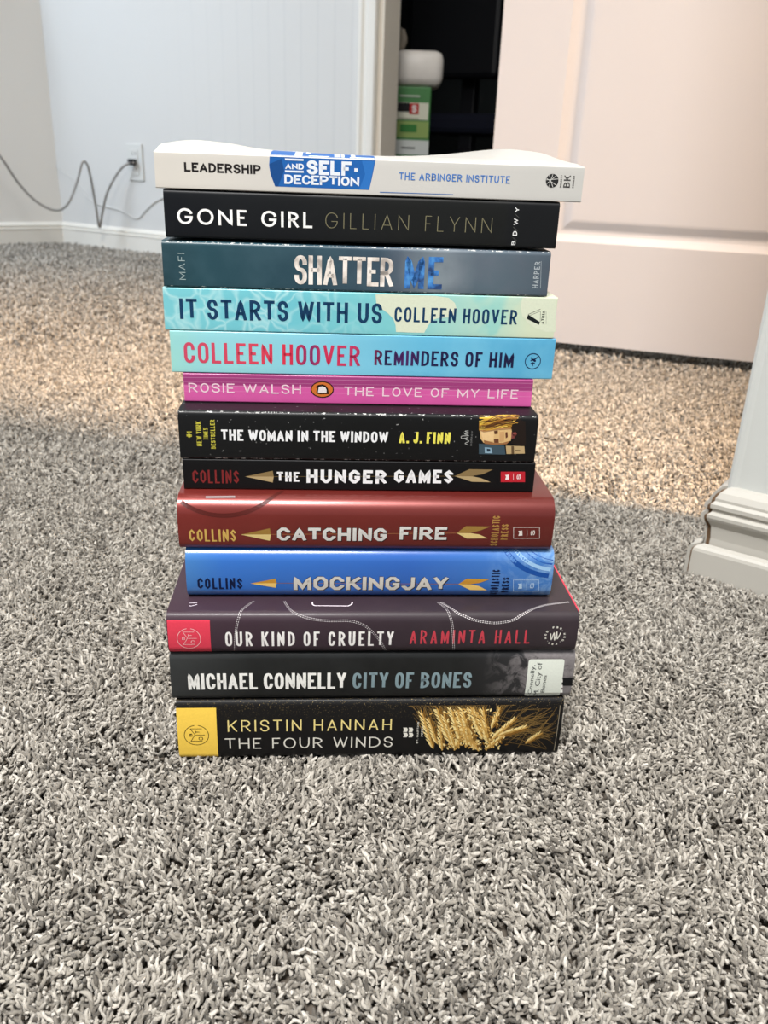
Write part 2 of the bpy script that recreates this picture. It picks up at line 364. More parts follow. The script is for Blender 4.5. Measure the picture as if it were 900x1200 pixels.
# ------------------------------------------------------------------ lettering: stroke glyphs drawn as ribbons of print
def _c(*pts): return [(p[0], p[1], len(p) > 2) for p in pts]
def glyph(ch, w, h):
    """list of (points, closed); a third item marks a rounded corner"""
    R = 1
    G = {
     'A': [(_c((0, 0), (w*.5, h), (w, 0)), 0), (_c((w*.16, h*.3), (w*.84, h*.3)), 2)],
     'B': [(_c((0, 0), (0, h), (w*.94, h, R), (w*.94, h*.53, R), (0, h*.53)), 0), (_c((w*.5, h*.53), (w, h*.53, R), (w, 0, R), (0, 0), (0, h*.5)), 0)],
     'C': [(_c((w, h*.66), (w, h, R), (0, h, R), (0, 0, R), (w, 0, R), (w, h*.34)), 2)],
     'D': [(_c((0, 0), (0, h), (w, h, R), (w, 0, R)), 1)],
     'E': [(_c((w, h), (0, h), (0, 0), (w, 0)), 0), (_c((0, h*.51), (w*.88, h*.51)), 2)],
     'F': [(_c((w, h), (0, h), (0, 0)), 0), (_c((0, h*.49), (w*.86, h*.49)), 2)],
     'G': [(_c((w, h*.68), (w, h, R), (0, h, R), (0, 0, R), (w, 0, R), (w, h*.44), (w*.5, h*.44)), 2)],
     'H': [(_c((0, 0), (0, h)), 0), (_c((w, 0), (w, h)), 0), (_c((0, h*.51), (w, h*.51)), 2)],
     'I': [(_c((0, 0), (0, h)), 0)],
     'J': [(_c((w, h*1.1), (w, 0, R), (0, 0, R), (0, h*.28)), 2)],
     'K': [(_c((0, 0), (0, h)), 0), (_c((w, h), (w*.04, h*.40)), 0), (_c((w*.34, h*.58), (w, 0)), 0)],
     'L': [(_c((0, h), (0, 0), (w, 0)), 0)],
     'M': [(_c((0, 0), (0, h), (w*.5, h*.12), (w, h), (w, 0)), 0)],
     'N': [(_c((0, 0), (0, h), (w, 0), (w, h)), 0)],
     'O': [(_c((0, 0, R), (0, h, R), (w, h, R), (w, 0, R)), 1)],
     'P': [(_c((0, 0), (0, h), (w, h, R), (w, h*.44, R), (0, h*.44)), 0)],
     'Q': [(_c((0, 0, R), (0, h, R), (w, h, R), (w, 0, R)), 1), (_c((w*.6, h*.25), (w, 0)), 0)],
     'R': [(_c((0, 0), (0, h), (w*.97, h, R), (w*.97, h*.46, R), (0, h*.46)), 0), (_c((w*.45, h*.46), (w, 0)), 0)],
     'S': [(_c((w, h*.70), (w, h, R), (0, h, R), (0, h*.52, R), (w, h*.50, R), (w, 0, R), (0, 0, R), (0, h*.30)), 2)],
     'T': [(_c((0, h), (w, h)), 0), (_c((w*.5, 0), (w*.5, h)), 2)],
     'U': [(_c((0, h), (0, 0, R), (w, 0, R), (w, h)), 0)],
     'V': [(_c((0, h), (w*.5, 0), (w, h)), 0)],
     'W': [(_c((0, h), (w*.25, 0), (w*.5, h*.9), (w*.75, 0), (w, h)), 0)],
     'X': [(_c((0, 0), (w, h)), 0), (_c((0, h), (w, 0)), 0)],
     'Y': [(_c((0, h), (w*.5, h*.45), (w, h)), 0), (_c((w*.5, 0), (w*.5, h*.45)), 2)],
     'Z': [(_c((0, h), (w, h), (0, 0), (w, 0)), 0)],
     '-': [(_c((0, h*.42), (w, h*.42)), 2)],
     '.': [(_c((0, 0), (0, h*.04)), 0)],
     '1': [(_c((0, h*.8), (w*.6, h), (w*.6, 0)), 0)],
     '#': [(_c((w*.3, 0), (w*.4, h)), 0), (_c((w*.7, 0), (w*.8, h)), 0), (_c((0, h*.35), (w, h*.35)), 0), (_c((0, h*.65), (w, h*.65)), 0)],
     '\\': [(_c((0, h), (w, 0)), 0)],
    }
    return G[ch]
WID = {'I': 0, '.': 0, 'M': 1.34, 'W': 1.6, 'N': 1.06, 'E': .84, 'F': .80, 'L': .80, 'J': .75, 'S': .93, '-': .45, '1': .4, 'A': 1.08, 'V': 1.05, 'T': .95, '\\': .5, 'Y': 1.0}

def round_path(pts, closed, rad, seg):
    n = len(pts); out = []
    for i, (x, y, rr) in enumerate(pts):
        if not rr or (not closed and i in (0, n-1)): out.append(Vector((x, y))); continue
        p = Vector((x, y)); a = Vector(pts[(i-1) % n][:2]); b = Vector(pts[(i+1) % n][:2])
        def lim(q, j):
            ln = (q-p).length; free = (not pts[j][2]) or (not closed and j in (0, n-1))
            return min(rad, ln if free else ln/2)
        la, lb = lim(a, (i-1) % n), lim(b, (i+1) % n)
        A = p + (a-p).normalized()*la; B = p + (b-p).normalized()*lb
        for k_ in range(seg+1):
            t = k_/seg; c1 = A + (p-A)*.553; c2 = B + (p-B)*.553; s = 1-t
            out.append(s**3*A + 3*s*s*t*c1 + 3*s*t*t*c2 + t**3*B)
    res = [out[0]]
    for q in out[1:]:
        if (q-res[-1]).length > 1e-7: res.append(q)
    if closed and (res[0]-res[-1]).length < 1e-7: res.pop()
    return res
def ribbon(path, closed, t, cap, V, Fc, maxlen=.0016):
    """mitred ribbon of width t appended to V, Fc (2D)"""
    P = [p.copy() for p in path]
    if len(P) < 2: return
    if not closed and cap:
        P[0] += (P[0]-P[1]).normalized()*t*cap; P[-1] += (P[-1]-P[-2]).normalized()*t*cap
    Q = []
    cnt = len(P) if closed else len(P)-1
    for i in range(cnt):
        a, b = P[i], P[(i+1) % len(P)]; m = max(1, int((b-a).length/maxlen))
        for k_ in range(m): Q.append((a + (b-a)*(k_/m), k_ == 0))
    if not closed: Q.append((P[-1], True))
    n = len(Q); base = len(V)
    for i in range(n):
        p = Q[i][0]
        d0 = (p-Q[i-1][0]).normalized() if (closed or i > 0) else None
        d1 = (Q[(i+1) % n][0]-p).normalized() if (closed or i < n-1) else None
        if d0 is None: d0 = d1
        if d1 is None: d1 = d0
        b = d0 + d1
        if b.length < .2: b = d1.copy()
        b.normalize(); nrm = Vector((-b.y, b.x)); cs = max(.42, nrm.dot(Vector((-d1.y, d1.x)))); nrm *= t/2/cs
        V.append(p+nrm); V.append(p-nrm)
    for i in range(n if closed else n-1):
        a = base+2*i; b_ = base+2*((i+1) % n); Fc.append((a, a+1, b_+1, b_))
def layout(text, W, H, t, track, rad, seg, shear=0, minspace=.45, clamp=True, wid=None, con=1):
    """text fitted into W x H, returns 2D verts (origin bottom-left) and faces"""
    H = H/con; h = H - t; fx = 0; rel = 0; wd = dict(WID); wd.update(wid or {})
    for i, ch in enumerate(text):
        if ch == ' ': rel += minspace; fx += 0
        else: rel += wd.get(ch, 1); fx += t
        if i < len(text)-1: fx += track
    k_ = (W - fx)/max(rel, 1e-6)
    if rel == 0: k_ = 0
    V = []; Fc = []; x = 0
    for i, ch in enumerate(text):
        w = k_*(minspace if ch == ' ' else wd.get(ch, 1))
        if ch != ' ':
            v0 = len(V)
            for pts, cl in glyph(ch, w, h):
                ribbon(round_path(pts, cl == 1, rad, seg), cl == 1, t, .5 if cl != 2 else 0, V, Fc)
            for q in V[v0:]:
                if clamp: q.y = min(max(q.y, -t/2), h + t/2)
                q.x += x + t/2; q.y += t/2; q.x += shear*(q.y)
            x += t
        x += w + track
    for q in V: q.y *= con
    return V, Fc

# ------------------------------------------------------------------ books
YAW = math.radians(4.4); BU = Vector((math.cos(YAW), math.sin(YAW), 0)); BD = Vector((-math.sin(YAW), math.cos(YAW), 0))
P0 = Vector((-.0048, .4156, 0))
PRINT_LIFT = .00010
class Book:
    """origin: middle of the spine face, at the lower face of the book. u along the spine, d depth, z up."""
    def __init__(s, name, label, dist, z0, z1, left, right, W, r, thick, bulge=0, hard=False, lift=None, N=24, rb=None):
        p = on_plane(430, 500, P0 + BD*((dist-.4156)), BD); p.z = 0
        q0 = on_plane(*left, p, BD); q1 = on_plane(*right, p, BD)
        u0 = (q0-p).dot(BU); u1 = (q1-p).dot(BU)
        s.L = u1-u0; s.T = z1-z0; s.W = W; s.r = r; s.rb = rb if rb is not None else r; s.bulge = bulge; s.lift = lift; s.hard = hard; s.N = N; s.thick = thick
        org = p + BU*((u0+u1)/2); org.z = z0; s.org = org
        s.root = empty(name, org, YAW, label, 'book', 'books in the stack')
        # outer profile, from back-bottom round the spine to back-top: (d, z)
        T = s.T; pr = []
        nA = 8
        for d in np.linspace(W, s.rb, 9): pr.append((d, 0))
        for i in range(1, nA): a = PI/2*i/nA; pr.append((s.rb - s.rb*math.sin(a), s.rb - s.rb*math.cos(a)))
        for z in np.linspace(s.rb, T-r, 7): pr.append((0, z))
        for i in range(1, nA): a = PI/2*i/nA; pr.append((r - r*math.cos(a), T-r + r*math.sin(a)))
        for d in np.linspace(r, W, 22 if lift else 9): pr.append((d, T))
        prof = []
        for d, z in pr:
            b = bulge*(1 - (1 - (2*z/T-1)**2)**.5) if d < max(r, s.rb)+1e-6 else bulge
            w = max(0, 1 - d/max(r, s.rb, 1e-6)) if d <= max(r, s.rb) else 0
            prof.append((d + bulge*(2*z/T-1)**2*w, z))
        s.prof = [Vector(q) for q in prof]
        acc = [0]
        for a, b in zip(s.prof, s.prof[1:]): acc.append(acc[-1] + (b-a).length)
        # s = 0 at mid height of the spine face
        mid = None
        for i, (a, b) in enumerate(zip(s.prof, s.prof[1:])):
            if a.y <= T/2 <= b.y and a.x < W/2 and b.y > a.y: mid = acc[i] + (T/2-a.y)/(b.y-a.y)*(b-a).length; break
        s.s = [v-mid for v in acc]
    def at(s, u, ss, off=PRINT_LIFT):
        """surface point, in the book's own frame (x = u, y = depth, z)"""
        i = min(max(int(np.searchsorted(s.s, ss))-1, 0), len(s.prof)-2)
        a, b = s.prof[i], s.prof[i+1]; t = (ss-s.s[i])/(s.s[i+1]-s.s[i]); p = a + (b-a)*t; d = (b-a).normalized(); n = Vector((-d.y, d.x))
        z = p.y + (s.lift(u, p.x) if s.lift and p.y > s.T*.6 else 0)
        return Vector((u, p.x + n.x*off, z + n.y*off))
    def hit(s, x, y, tries=0):
        """(u, s) where the line of sight of photo pixel (x, y) meets the cover"""
        d = ray(x, y); o = O - s.org
        od, oz, ou = o.dot(BD), o.z, o.dot(BU); dd, dz, du = d.dot(BD), d.z, d.dot(BU); best = None
        for i, (a, b) in enumerate(zip(s.prof, s.prof[1:])):
            ex, ey = b.x-a.x, b.y-a.y; det = -dd*ey + dz*ex
            if abs(det) < 1e-12: continue
            rx, ry = a.x-od, a.y-oz
            t = (-rx*ey + ry*ex)/det; k_ = (dd*ry - dz*rx)/det
            if -1e-3 <= k_ <= 1.001 and t > 0 and (best is None or t < best[0]): best = (t, ou+du*t, s.s[i] + k_*(s.s[i+1]-s.s[i]))
        if best is None:
            if tries > 40: raise ValueError('no hit %s %s %s' % (s.root.name, x, y))
            ym = px(s.org + Vector((0, 0, s.T/2)))[1]; return s.hit(x, y + (.5 if ym > y else -.5), tries+1)
        return Vector((best[1], best[2]))
    def u_at(s, x, ss):
        lo, hi = -s.L, s.L
        for _ in range(40):
            m = (lo+hi)/2; q = s.at(m, ss, 0); w = s.org + BU*q.x + BD*q.y + Vector((0, 0, q.z))
            if px(w)[0] < x: lo = m
            else: hi = m
        return (lo+hi)/2
    def build_cover(s, mat, name='cover', inner=None):
        N = s.N; us = np.linspace(-s.L/2, s.L/2, N+1); m = len(s.prof); V = []; UV = []; Fc = []
        for u in us:
            for p, ss in zip(s.prof, s.s):
                z = p.y + (s.lift(u, p.x) if s.lift and p.y > s.T*.6 else 0)
                V.append((u, p.x, z)); UV.append((u, ss))
        base = len(V); th = s.thick
        for u in us:
            for i, p in enumerate(s.prof):
                a = s.prof[max(i-1, 0)]; b = s.prof[min(i+1, m-1)]; d = (b-a).normalized(); n = Vector((-d.y, d.x)); q = p - n*th
                z = q.y + (s.lift(u, p.x) if s.lift and p.y > s.T*.6 else 0)
                V.append((u, q.x, z)); UV.append((u, s.s[i]))
        for i in range(N):
            for j in range(m-1):
                a = i*m+j; Fc.append((a, a+1, a+m+1, a+m)); a += base; Fc.append((a, a+m, a+m+1, a+1))
        for j in range(m-1):
            Fc.append((j, base+j, base+j+1, j+1)); a = N*m+j; Fc.append((a, a+1, base+a+1, base+a))
        for i in range(N):
            a = i*m; Fc.append((a, a+m, base+a+m, base+a)); a = i*m+m-1; Fc.append((a, base+a, base+a+m, a+m))
        o = mesh_obj(name, V, Fc, mat, s.root, True, UV)
        bm = bmesh.new(); bm.from_mesh(o.data); bmesh.ops.recalc_face_normals(bm, faces=bm.faces); bm.to_mesh(o.data); bm.free()
        o.data.set_sharp_from_angle(angle=math.radians(50)); s.cover = o; return o
    def pages(s, rgb=(226, 214, 190), inset=.0003, name='page_block'):
        th = s.thick; x = s.L/2 - inset; d0 = th + (.0012 if not s.hard else .004); d1 = s.W - (.0004 if not s.hard else .0045); z0 = th+.0001; z1 = s.T-th-.0001
        V = []; Fc = []; nx = 24; ny = 8
        for k_ in range(2):
            for i in range(nx+1):
                for j in range(ny+1):
                    u = -x+2*x*i/nx; d = d0+(d1-d0)*j/ny
                    V.append((u, d, (z1 + (s.lift(u, d) if s.lift else 0)) if k_ else z0))
        n1 = (nx+1)*(ny+1)
        for i in range(nx):
            for j in range(ny):
                a = i*(ny+1)+j; Fc.append((a, a+1, a+ny+2, a+ny+1)); a += n1; Fc.append((a, a+ny+1, a+ny+2, a+1))
        for i in range(nx):
            for j in (0, ny): a = i*(ny+1)+j; Fc.append((a, a+ny+1, a+ny+1+n1, a+n1))
        for j in range(ny):
            for i in (0, nx): a = i*(ny+1)+j; Fc.append((a, a+1, a+1+n1, a+n1))
        o = mesh_obj(name, V, Fc, PAGES, s.root)
        bm = bmesh.new(); bm.from_mesh(o.data); bmesh.ops.recalc_face_normals(bm, faces=bm.faces); bm.to_mesh(o.data); bm.free()
        return o
    # -------- print on the cover
    def put(s, name, V, Fc, mat, label=None, off=PRINT_LIFT, parent=None):
        o = mesh_obj(name, [s.at(v[0], v[1], off) for v in V], Fc, mat, s.root if parent is None else parent)
        bm = bmesh.new(); bm.from_mesh(o.data)
        for f in bm.faces:
            f.normal_update()
            if f.normal.y > .02 or (abs(f.normal.y) <= .02 and f.normal.z < 0): f.normal_flip()
        bm.to_mesh(o.data); bm.free()
        if label: o['label'] = label
        return o
    def text(s, name, txt, x0, x1, yt, yb, t, mat, track=.16, rad=.5, seg=5, con=.86, shear=0, off=PRINT_LIFT, minspace=.5, wid=None, label=None, build=True):
        """one line of letters; x0..x1 measured width, yt..yb the height of the first letter, t stroke / height"""
        A = s.hit(x0, yt); B = s.hit(x0, yb); H = A.y-B.y; u0 = (A.x+B.x)/2; u1 = s.u_at(x1, (A.y+B.y)/2)
        V, Fc = layout(txt, u1-u0, H, t*H, track*H, rad*H, seg, shear, minspace, wid=wid, con=con)
        V = [Vector((u0+v.x, B.y+v.y)) for v in V]
        return s.put(name, V, Fc, mat, label, off) if build else (V, Fc)
    def vtext(s, name, txt, x0, x1, yt, yb, t, mat, track=.16, rad=.5, seg=4, con=.86, shear=0, off=PRINT_LIFT, minspace=.5, label=None, build=True):
        """a line that reads upwards"""
        A = s.hit(x0, yt); B = s.hit(x0, yb); ua = s.u_at(x0, (A.y+B.y)/2); ub = s.u_at(x1, (A.y+B.y)/2); H = ub-ua
        V, Fc = layout(txt, A.y-B.y, H, t*H, track*H, rad*H, seg, shear, minspace, con=con)
        V = [Vector((ub-v.y, B.y+v.x)) for v in V]
        return s.put(name, V, Fc, mat, label, off) if build else (V, Fc)
    def P(s, pts): return [s.hit(x, y) for x, y in pts]
    def poly(s, pts, build=None, step=.0030):
        """filled outline from measured pixels, cut into strips so it follows the curve of the spine"""
        q = s.P(pts) if not isinstance(pts[0], Vector) else pts
        bm = bmesh.new(); f = bm.faces.new([bm.verts.new((v.x, v.y, 0)) for v in q]); 
        y0, y1 = min(v.y for v in q), max(v.y for v in q)
        y = math.ceil(y0/step)*step
        while y < y1:
            if y > y0: bmesh.ops.bisect_plane(bm, geom=bm.verts[:]+bm.edges[:]+bm.faces[:], plane_co=(0, y, 0), plane_no=(0, 1, 0))
            y += step
        bmesh.ops.triangulate(bm, faces=bm.faces[:]); bm.verts.index_update()
        V = [v.co.xy.copy() for v in bm.verts]; Fc = [[v.index for v in f.verts] for f in bm.faces]; bm.free()
        return V, Fc
    def stroke(s, pts, t, closed=False, cap=0, smooth=0):
        q = s.P(pts) if not isinstance(pts[0], Vector) else [v.copy() for v in pts]
        if smooth:
            Q = []
            for i in range(len(q)-1):
                p0, p1, p2, p3 = q[max(i-1, 0)], q[i], q[i+1], q[min(i+2, len(q)-1)]
                for k_ in range(smooth):
                    e = k_/smooth; Q.append(.5*((2*p1)+(p2-p0)*e+(2*p0-5*p1+4*p2-p3)*e*e+(3*p1-p0-3*p2+p3)*e**3))
            q = Q+[q[-1]]
        V = []; Fc = []; ribbon(q, closed, t, cap, V, Fc); return V, Fc
    def ell(s, c, ru, rs, n=28, a0=0, a1=360):
        """centre in pixels, radii in metres"""
        c = s.hit(*c) if not isinstance(c, Vector) else c
        return [c + Vector((ru*math.cos(math.radians(a0+(a1-a0)*i/n)), rs*math.sin(math.radians(a0+(a1-a0)*i/n)))) for i in range(n + (0 if a1-a0 == 360 else 1))]
def merge(*parts):
    V = []; Fc = []
    for v, f in parts:
        b = len(V); V += list(v); Fc += [[i+b for i in q] for q in f]
    return V, Fc

kp = NT('page_edges'); tc = kp.n('ShaderNodeTexCoord'); mp = kp.n('ShaderNodeMapping'); mp.inputs['Scale'].default_value = (1, 1, 60)
kp.l(tc.outputs['Object'], mp.inputs[0]); nz = kp.noise(mp.outputs[0], 60, 3, .7)
kp.col(kp.ramp(nz, [(.3, lin((196, 184, 160))), (.7, lin((236, 228, 208)))])); kp.set(.9, .2); kp.bump(nz, .3, .0005); PAGES = kp.m

# distances of the spine planes and heights follow from the measured photograph
# ---- bottom: black hardcover with wheat
b = Book('hardcover_book', 'black hardcover with a yellow emblem band and golden wheat, bottom book resting on the carpet', .4156, -.0035, .0365, (207.5, 853), (658, 850), .150, .0035, .0024, .0012, True)
b.build_cover(cover_mat('wheat_jacket', [(0, (20, 19, 19)), (1, (18, 17, 17))], b.L, b.T, .5, .04, spec=.2, specks=(1500, .66, (190, 165, 110), .006, .0185)), 'dust_jacket'); b.pages()
GOLDP = ink((233, 214, 140)); CREAM = ink((228, 224, 212)); INKB = ink((28, 22, 14)); YEL = ink((247, 206, 86), .45)
q0 = b.hit(230, 829.5); q1 = b.hit(230, 881); ua = -b.L/2 + .00005; ub = b.u_at(254.3, 0)
def band(bk, ua, ub, s0, s1, n=70):
    V = []; Fc = []
    for i in range(n+1):
        ss = s0 + (s1-s0)*i/n; V += [Vector((ua, ss)), Vector((ub, ss))]
    for i in range(n): Fc.append((2*i, 2*i+1, 2*i+3, 2*i+2))
    return V, Fc
b.put('colour_band', *band(b, ua, ub, b.s[0]*.3, q0.y), YEL, 'yellow band round the left end of the spine', off=.00012)
def circle_logo(bk, c, r, mat, t=.00035):
    """ring with a lying letter M, letters B, T and O inside"""
    c = bk.hit(*c); parts = []
    e = bk.ell(c, r, r, 36, 98, 440); V = []; Fc = []; ribbon(e, False, t, 0, V, Fc); parts.append((V, Fc))
    def st(pts):
        V = []; Fc = []; ribbon([c + Vector((x*r, y*r)) for x, y in pts], False, t*.9, .5, V, Fc); parts.append((V, Fc))
    st([(.45, .66), (-.48, .66), (-.12, .06), (-.48, -.60), (.45, -.60)]); st([(-.12, .03), (.66, .03)])
    for txt, x, y, w, h in (('B', -.34, -.12, .30, .24), ('T', .28, .22, .22, .34), ('O', .34, -.50, .36, .32)):
        V, Fc = layout(txt, w*r, h*r, t*1.0, 0, .1*r, 4)
        if txt == 'O': V = [c + Vector((x*r - w*r/2 + v.x, y*r + v.y)) for v in V]
        else: V = [c + Vector((x*r - v.y, y*r + v.x)) for v in V]
        parts.append((V, Fc))
    return merge(*parts)
b.put('round_emblem', *circle_logo(b, (230.3, 861.5), .0070, INKB), INKB, off=.0002)
b.text('author_lettering', 'KRISTIN HANNAH', 266.7, 459, 844, 857.5, .105, GOLDP, .30, .30)
b.text('title_lettering', 'THE FOUR WINDS', 263.6, 460, 865.3, 877.6, .105, CREAM, .26, .5, wid={'O': 1.35, 'D': 1.25, 'T': 1.1, 'H': 1.15, 'U': 1.1})
# small building-block emblem and publisher line
pp = []
for i, x in enumerate((472.5, 478.8)):
    for y in (852.6, 858.6): pp.append(b.poly([(x, y), (x+4.4, y), (x+5.6, y+2.6), (x+4.2, y+5.2), (x-.2, y+5.2), (x+1.1, y+2.6)]))
b.put('publisher_emblem', *merge(*pp), CREAM)
b.put('publisher_lettering', *merge(b.vtext('', "ST. MARTINS", 488.4, 490.6, 846, 871, .22, CREAM, .3, build=False), b.vtext('', 'PRESS', 493.6, 496, 851, 863, .22, CREAM, .3, build=False)), CREAM)
# wheat
def wheat(bk):
    rr = random.Random(3); ker = [([], []), ([], []), ([], [])]; awn = ([], [])
    def add(dst, VF):
        base = len(dst[0]); dst[0].extend(VF[0]); dst[1].extend([[i+base for i in f] for f in VF[1]])
    smax = bk.hit(560, 826.5).y; smin = bk.hit(560, 883).y; umax = bk.L/2-.003
    def clampv(v): return Vector((min(v.x, umax), min(max(v.y, smin), smax)))
    def kernel(c, ang, ln, wd, k_):
        pts = []
        for i in range(7):
            a = 2*PI*i/7; x = ln/2*math.cos(a); y = wd/2*math.sin(a)*(1 - .25*math.cos(a))
            pts.append(c + Vector((x*math.cos(ang)-y*math.sin(ang), x*math.sin(ang)+y*math.cos(ang))))
        if any(p.y > smax or p.y < smin or p.x > umax for p in pts): return
        add(ker[k_], (pts, [list(range(7))]))
    def awn_(a, bb, t=.00016):
        q = [clampv(a + (bb-a)*(i/5) + Vector((0, .0006*math.sin(PI*i/5)))) for i in range(6)]
        V = []; Fc = []; ribbon(q, False, t, 0, V, Fc, .004); add(awn, (V, Fc))
    def ear(p0, p1, n, wd, awns=1.0, al=.016):
        A, B = bk.hit(*p0), bk.hit(*p1); D = B-A; ang = math.atan2(D.y, D.x); N = Vector((-math.sin(ang), math.cos(ang)))
        for i in range(n):
            t = (i+.5)/n; c = A + D*t; w = wd*(1 - .5*abs(t-.35)); ln = D.length/n*2.2
            for sd in (-1, 0, 1):
                cc = c + N*sd*w*.36 + N*rr.uniform(-.0002, .0002)
                kernel(cc, ang + sd*.42 + rr.uniform(-.1, .1), ln, w*.36, 0 if sd == -1 else (1 if sd == 1 else 2))
                if rr.random() < .65*awns: awn_(cc, cc + Vector((math.cos(ang+sd*.28+rr.uniform(-.12, .12)), math.sin(ang+sd*.28+rr.uniform(-.12, .12))))*al*rr.uniform(.7, 1.3))
    # awns first sweeping to the right end and fanning at the left
    for i in range(34):
        y0 = rr.uniform(828, 878); awn_(bk.hit(rr.uniform(560, 615), rr.uniform(832, 876)), bk.hit(rr.uniform(630, 652), y0), rr.uniform(.00010, .00022))
    for i in range(16):
        awn_(bk.hit(rr.uniform(500, 520), rr.uniform(840, 870)), bk.hit(rr.uniform(487, 500), rr.uniform(827, 850)), .00012)
    for p0, p1, n, wd in (((507, 875), (494, 834), 9, .0034), ((518, 877), (516, 851), 6, .0032), ((527, 868), (511, 827), 9, .0036), ((540, 866), (528, 829), 9, .0038), ((552, 872), (541, 828), 10, .0036),
                          ((565, 862), (552, 829), 8, .0036), ((575, 874), (560, 836), 8, .0034), ((533, 877), (546, 850), 6, .0034), ((577, 852), (586, 829), 7, .0026),
                          ((578, 865), (604, 842), 8, .0034), ((585, 862), (617, 852), 8, .0036), ((534, 876), (520, 838), 9, .0034), ((548, 870), (536, 832), 9, .0034), ((556, 876), (547, 846), 7, .0034), ((572, 868), (566, 830), 9, .0032), ((512, 870), (502, 842), 7, .0030), ((572, 876), (590, 862), 6, .0034), ((560, 878), (548, 858), 5, .0032), ((617, 870), (634, 859), 5, .0030)):
        ear(p0, p1, n, wd)
    for i in range(360):     # loose chaff filling the sheaf
        c = bk.hit(rr.triangular(503, 596, 545), rr.uniform(830, 878)); kernel(c, rr.gauss(2.1 if rr.random() < .7 else .6, .45), .0024, .00095, rr.randrange(3))
    bk.put('wheat_print', *awn, ink((142, 112, 62)), 'fine pale beards of the wheat', off=.00010)
    for (VF, rgb, off) in zip(ker, ((128, 90, 36), (240, 214, 144), (204, 160, 84)), (.00015, .00019, .00024)): bk.put('wheat_print', *VF, ink(rgb, .5), off=off)
wheat(b)
eb = [b.stroke([Vector((b.L/2-.0022, b.hit(600, 827).y)), Vector((b.L/2-.0022, b.hit(600, 880).y))], .00035)]
b.put('fold_line', *merge(*eb), ink((150, 140, 120)))

# ---- City of bones: library hardcover in a clear cover
b = Book('hardcover_book', 'charcoal black hardcover with a white typed label at its end, second from the bottom', .4170, .0366, .0684, (199.8, 795), (671.5, 793.5), .152, .0042, .0024, .0012, True)
def city_extra(k, uv, sep, fr, c):
    nz = k.noise(uv, 90, 5, .65, .8)
    nz2 = k.noise(uv, 320, 4, .6)
    m = k.n('ShaderNodeMapRange'); k.l(fr, m.inputs[0]); m.inputs[1].default_value = .80; m.inputs[2].default_value = 1.0
    g = k.ramp(k.math('ADD', nz, k.math('MULTIPLY', m.outputs[0], .22)), [(.50, (0, 0, 0)), (.62, (1, 1, 1))])
    on = k.n('ShaderNodeMapRange'); k.l(fr, on.inputs[0]); on.inputs[1].default_value = .77; on.inputs[2].default_value = .90
    pc = k.mix(nz2, lin((84, 80, 80)), lin((144, 138, 138)))
    c = k.mix(k.math('MULTIPLY', g, on.outputs[0]), c, pc)
    return c
b.build_cover(cover_mat('library_jacket', [(0, (52, 54, 54)), (.22, (24, 25, 25)), (.7, (24, 25, 25)), (.88, (44, 43, 45)), (1, (60, 56, 58))], b.L, b.T, .4, .25, spec=.2, mottle=(40, .4, (38, 40, 40)), extra=city_extra, bump=.18, coat_rough=.22), 'dust_jacket'); b.pages()
W1 = ink((240, 238, 232)); 
b.text('author_lettering', 'MICHAEL CONNELLY', 220.4, 405.5, 789.2, 808.2, .168, W1, .085, .35)
b.text('title_lettering', 'CITY OF BONES', 413.3, 552.6, 788.2, 806.8, .16, ink((130, 150, 156)), .11, .35)
lab = ink((222, 226, 214), .6); lk = ink((72, 74, 74))
c0 = b.hit(619.6, 772.5); c1 = b.hit(655, 816.5); ux0, ux1 = c0.x, c1.x; sy0, sy1 = c1.y, c0.y
cor = [(ux0, sy0), (ux0, sy1), (ux1, sy1), (ux1, sy0)]; rp = round_path([(x, y, True) for x, y in cor], True, .0016, 5)
b.put('paper_label', *b.poly(rp), lab, 'white rounded paper label typed with the author and title', off=.00022)
def typed(bk, lines, mat):
    parts = []
    for txt, x0, x1, yt, yb in lines:
        cu = bpy.data.curves.new('t', 'FONT'); cu.body = txt; cu.size = 1; cu.resolution_u = 2; ob = bpy.data.objects.new('t', cu); C.objects.link(ob)
        bpy.context.view_layer.update(); dg = bpy.context.evaluated_depsgraph_get(); me = bpy.data.meshes.new_from_object(ob.evaluated_get(dg))
        co = [v.co.copy() for v in me.vertices]; fs = [list(p.vertices) for p in me.polygons]; bpy.data.objects.remove(ob); bpy.data.curves.remove(cu)
        xa, xb = min(v.x for v in co), max(v.x for v in co); ua_ = bk.u_at(x0, 0); ub_ = bk.u_at(x1, 0); sA = bk.hit(x0, yb).y; sB = bk.hit(x0, yt).y
        parts.append(([Vector((ub_ - (v.y)*(ub_-ua_)/.74, sA + (v.x-xa)/(xb-xa)*(sB-sA))) for v in co], fs)); bpy.data.meshes.remove(me)
    return merge(*parts)
b.put('label_lettering', *typed(b, [('Connelly,', 620.5, 625.5, 779, 813), ('M. City of', 627.5, 633.5, 776, 814), ('Bones', 635.5, 640.5, 791, 811)], lk), lk, off=.00032)
b.put('call_number_mark', *merge(b.poly([(656.5, 794.2), (671, 794.0), (671, 803.3), (656.5, 803.5)])), ink((22, 22, 24)), 'black bar beside the label', off=.00012)
wm = [b.poly([(655.8, y), (659.3, y-.3), (659.3, y+3.2), (655.8, y+3.2)]) for y in (781.5, 789, 796.3, 802.5, 808.2)]
b.put('cover_lettering', *merge(*wm), W1, 'tops of white letters cut off by the label', off=.00018)

